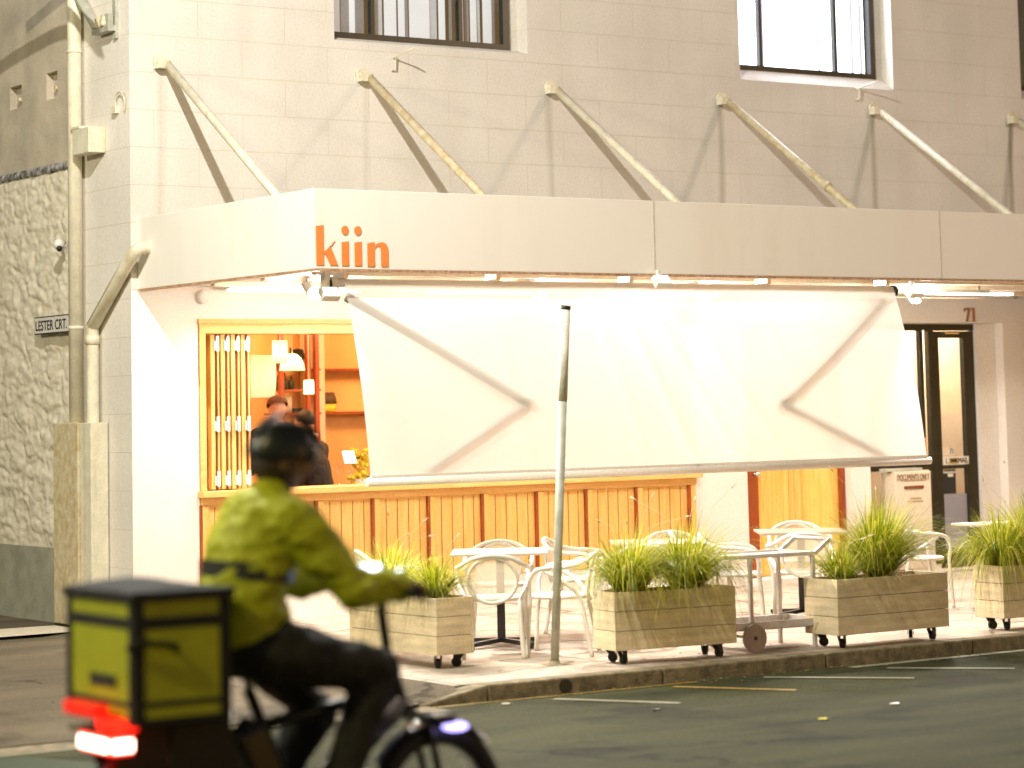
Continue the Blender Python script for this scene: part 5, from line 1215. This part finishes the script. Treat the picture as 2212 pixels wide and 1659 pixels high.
# chairs
CH = .95
def make_chair(label, loc, rz):
    t_ = thing('cafe_armchair', label, 'chair', loc, rz, 'white cafe armchairs'); S = CH
    def sc(p): return tuple(a*S for a in p)
    for sx in (-1, 1):
        pth = catmull([sc(p) for p in ((sx*.22, .23, 0), (sx*.215, .215, .25), (sx*.225, .20, .43), (sx*.262, .20, .56), (sx*.275, .14, .645), (sx*.272, .02, .665))], 5)
        MB().tube(pth, .0165*S, 8).build('front_leg', M['chairwhite'], t_, world=False)
        pth = catmull([sc(p) for p in ((sx*.225, -.26, 0), (sx*.205, -.215, .25), (sx*.205, -.18, .42), (sx*.235, -.13, .50), (sx*.268, -.06, .56), (sx*.275, .02, .61), (sx*.262, .08, .635))], 5)
        MB().tube(pth, .0165*S, 8).build('rear_leg', M['chairwhite'], t_, world=False)
    pth = catmull([sc(p) for p in ((-.272, .02, .665), (-.268, -.10, .672), (-.225, -.21, .70), (-.13, -.275, .752), (0, -.295, .772), (.13, -.275, .752), (.225, -.21, .70), (.268, -.10, .672), (.272, .02, .665))], 6)
    MB().tube(pth, .018*S, 8).build('arm_rail', M['chairwhite'], t_, world=False)
    ell = lambda rx, rz_, n=36: [sc((rx*cos(2*pi*k/n), -.215-.055*(sin(2*pi*k/n)*.5+.5)-.02*(1-abs(cos(2*pi*k/n))), .585+rz_*sin(2*pi*k/n))) for k in range(n)]
    MB().tube(ell(.185, .170), .0145*S, 8, closed=True).build('back_rim', M['chairwhite'], t_, world=False)
    mb = MB(); vs = [sc((0, -.262, .585))]+ell(.183, .168); mb.add(vs, [(0, 1+k, 1+(k+1) % 36) for k in range(36)]); mb.build('woven_back', M['weave'], t_, world=False, fixn=False)
    mb = MB(); ring = lambda r, z, n=32: [sc((r*cos(2*pi*k/n)*1.0, r*sin(2*pi*k/n)*.98+.0, z)) for k in range(n)]
    vs = ring(.225, .425)+ring(.237, .44)+ring(.225, .455)+ring(.10, .446)+[sc((0, 0, .444))]
    fs = [(j*32+k, j*32+(k+1) % 32, (j+1)*32+(k+1) % 32, (j+1)*32+k) for j in range(3) for k in range(32)]+[(96+k, 96+(k+1) % 32, 128) for k in range(32)]+[tuple(range(32))[::-1]]
    mb.add(vs, fs, True); mb.build('seat', M['chairwhite'], t_, world=False)
    return t_
r35 = radians(-35)
c0 = make_chair('armchair with its woven back to the road, before the table nearest the post', (10.17, 15.13, PZ), r35)
chairs = [((10.98, 16.25, PZ), r35+pi, 'armchair behind the table nearest the post, facing the road'),
          ((9.92, 16.08, PZ), r35-pi/2+.25, 'armchair behind the corner planter, left of the first table'),
          ((10.62, 14.93, PZ), r35+pi/2-.15, 'armchair right behind the leaning post, seen side-on'),
          ((11.75, 16.25, PZ), r35-pi/2-.2, 'armchair with its back to the first table, left of the hidden second table'),
          ((12.68, 16.25, PZ), r35+pi, 'armchair behind the second table, before the white wall, facing the road'),
          ((11.52, 15.20, PZ), r35+.15, 'armchair mostly hidden behind the grass of the planter by the post'),
          ((12.92, 15.75, PZ), r35-pi/2-.1, 'armchair seen side-on between the trolley and the third table'),
          ((13.02, 16.25, PZ), r35-pi/2-.1, 'armchair just beyond the side-on one, nearer the timber door'),
          ((13.42, 15.52, PZ), r35, 'armchair with its woven back to the trolley, before the third table'),
          ((14.35, 16.62, PZ), r35+pi, 'armchair behind the third table before the timber door'),
          ((15.20, 16.05, PZ), -pi/2-.35, 'armchair left of the right-hand table, facing away from the door'),
          ((16.65, 15.9, PZ), pi/2-.3, 'armchair at the right edge of the view behind the last grass clump')]
for loc, rz, lb in chairs: dup(c0, loc, rz, lb)

# tables
def make_table(label, loc, rz):
    t_ = thing('cafe_table', label, 'table', loc, rz, 'square cafe tables')
    MB().box(-.36, .36, -.36, .36, .692, .712).build('tabletop', M['tabletop'], t_, world=False, bevel=.004)
    MB().box(-.03, .03, -.03, .03, .06, .69).box(-.15, .15, -.15, .15, .68, .691).build('column', M['black'], t_, world=False)
    for k in range(4):
        a = pi/4+k*pi/2; MB().bar((0, 0, .055), (.33*cos(a), .33*sin(a), .035), .045, .03).cyl((.31*cos(a), .31*sin(a), 0), (.31*cos(a), .31*sin(a), .03), .022).build('foot', M['black'], t_, world=False)
    return t_
t0 = make_table('square table nearest the leaning post, with a chair on each side', (10.62, 15.70, PZ), radians(-35))
for loc, rz, lb in (((12.12, 15.72, PZ), radians(-35), 'square table half hidden behind the planter with two grass clumps'),
                    ((13.88, 16.05, PZ), radians(-35), 'square table before the timber door, behind the trolley'),
                    ((15.72, 15.45, PZ), radians(-8), 'square table before the number 71 door, at the right')): dup(t0, loc, rz, lb)

# trolley
TX, TYY = 11.62, 14.05
tr_ = thing('drinks_trolley', 'lilac-grey two-tier trolley with big disc wheels between two planter boxes', 'trolley', (TX, TYY, PZ), radians(-4), None)
w_ = .028; L_, D_ = .66, .42
def tb(mb, p, q, t=w_): return mb.bar(p, q, t, t)
for x_ in (.04, L_-.06):
    for y_ in (0, D_): 
        mb = MB(); tb(mb, (x_, y_, .12 if x_ < .1 else 0), (x_, y_, .66)); mb.build('leg', M['trolley'], tr_, world=False, bevel=.003)
mb = MB(); tb(mb, (-.16, 0, .675), (L_-.04, 0, .675)); tb(mb, (-.16, D_, .675), (L_-.04, D_, .675)); tb(mb, (-.16, 0, .675), (-.16, D_, .675)); tb(mb, (L_-.06, 0.015, .675), (L_-.06, D_-.015, .675)); mb.build('top_frame', M['trolley'], tr_, world=False, bevel=.003)
mb = MB(); tb(mb, (L_-.04, 0, .675), (L_+.10, 0, .77)); tb(mb, (L_-.04, D_, .675), (L_+.10, D_, .77)); mb.tube([(L_+.10, 0, .77), (L_+.10, D_, .77)], .014, 8); mb.build('handle', M['trolley'], tr_, world=False)
MB().box(-.14, L_-.08, .016, D_-.016, .668, .674).build('top_tray', mat('tray_glass_white', (.72, .74, .70), .3, .04), tr_, world=False)
mb = MB()
for y_ in (0, D_): mb.bar((-.10, y_-.001, .185), (L_+.02, y_-.001, .185), .026, .05)
for x_ in (-.10, L_+.02): mb.bar((x_, 0, .185), (x_, D_, .185), .026, .05)
mb.box(-.09, L_+.01, .01, D_-.01, .150, .158); mb.build('bottom_tray', M['trolley'], tr_, world=False)
for y_ in (-.035, D_+.035): 
    wv_ = MB().cyl((.04, y_-.012, .10), (.04, y_+.012, .10), .10, n=36).build('wheel', mat('wheel_grey', (.36, .28, .26), .5, .08), tr_, world=False, bevel=.003)
    MB().cyl((.04, y_-.016, .10), (.04, y_+.016, .10), .014).build('hub', M['black'], wv_, world=False)
mb = MB(); mb.cyl((.04, -.04, .10), (.04, D_+.04, .10), .010); mb.build('axle', M['trolley'], tr_, world=False)

rnd = random.Random(21); mb = MB()
for k in range(260):
    x_ = rnd.uniform(6.5, 18); y_ = KY-.02-abs(rnd.gauss(0, .10)) if k < 200 else rnd.uniform(13.8, 15.2); z_ = (RZ if y_ < KY else -.028)+.007; r_ = rnd.uniform(.006, .020); a0 = rnd.uniform(0, 6)
    mb.prism([(x_+r_*cos(a0+q*1.57)*rnd.uniform(.5, 1.3), y_+r_*sin(a0+q*1.57)*rnd.uniform(.4, 1), z_+rnd.uniform(0, .006)) for q in range(4)], (0, 0, .002))
tag(mb.build('gutter_debris', mat('dead_leaf_bits', (.40, .28, .10), .9, .4, 30, col2=(.10, .06, .02))), 'scattered dead leaf bits along the gutter and footpath edge', 'debris', kind='stuff')
# litter and drain marks
for k, (x_, y_, c_) in enumerate(((10.75, 11.6, 'white'), (9.9, 11.3, 'yellowfruit'), (9.05, 13.35, 'strip'), (9.55, 12.45, 'ink'))):
    mb = MB(); p = Vector((x_, y_, road_z(y_)+.006)); pts = [p+Vector((.035*cos(a)*(1+.4*sin(3*a+k)), .02*sin(a), .006*abs(sin(a*2)))) for a in [2*pi*q/9 for q in range(9)]]
    mb.prism(pts, (0, 0, .003))
    tag(mb.build('litter_scrap', M[c_]), ['small white scrap lying in the open road', 'small yellow leaf lying in the road', 'pale scrap in the gutter below the kerb', 'dark scrap lying on the road beyond the cyclist'][k], 'litter', 'scraps on the road')

# ================================================================== street lamps (fittings out of view; the last one is an added light)
def street_lamp(p, base, watts, col, label, r=.09):
    p = Vector(p); b = Vector(base); t_ = thing('street_lamp', label, 'street lamp', b, 0, 'street lamps')
    MB().tube([b, Vector((b.x, b.y, p.z+.1))], [.09, .055], 14).build('pole', M['galv'], t_)
    MB().tube(catmull([Vector((b.x, b.y, p.z+.05)), Vector((b.x, b.y, p.z+.1)).lerp(p, .4)+Vector((0, 0, .3)), p+Vector((0, 0, .2))], 6), .035, 10).build('arm', M['galv'], t_)
    MB().lathe(p+Vector((0, 0, .06)), [(.001, .14), (.10, .12), (.17, .05), (.18, .0), (.16, .0)], 20).build('lamp_head', M['galv'], t_)
    lamp('street_lamp_light', p, watts, col, r, parent=t_)
street_lamp(LAMP1, (1.2, 11.8, RZ), 2950, (1, .96, .88), 'tall street lamp left of the lane mouth, its head high above the kerb', .06)
street_lamp((21.5, 7.5, 8.3), (23.5, 5.6, RZ), 1000, (1, .74, .62), 'tall street lamp at the far right across the road', .5)
street_lamp((-4.5, 15.8, 7.2), (-5.5, 16.5, RZ), 2700, (1, .90, .66), 'tall street lamp far to the left along the lane mouth', .25)
street_lamp((-2.2, 6.4, 6.6), (-3.0, 5.4, RZ), 1000, (1, .84, .34), 'added unseen lamp on the left that lights the cyclist from behind', .10)  # added lamp, puts yellow light on the rider's back and the bag
print('objects', len(bpy.data.objects))
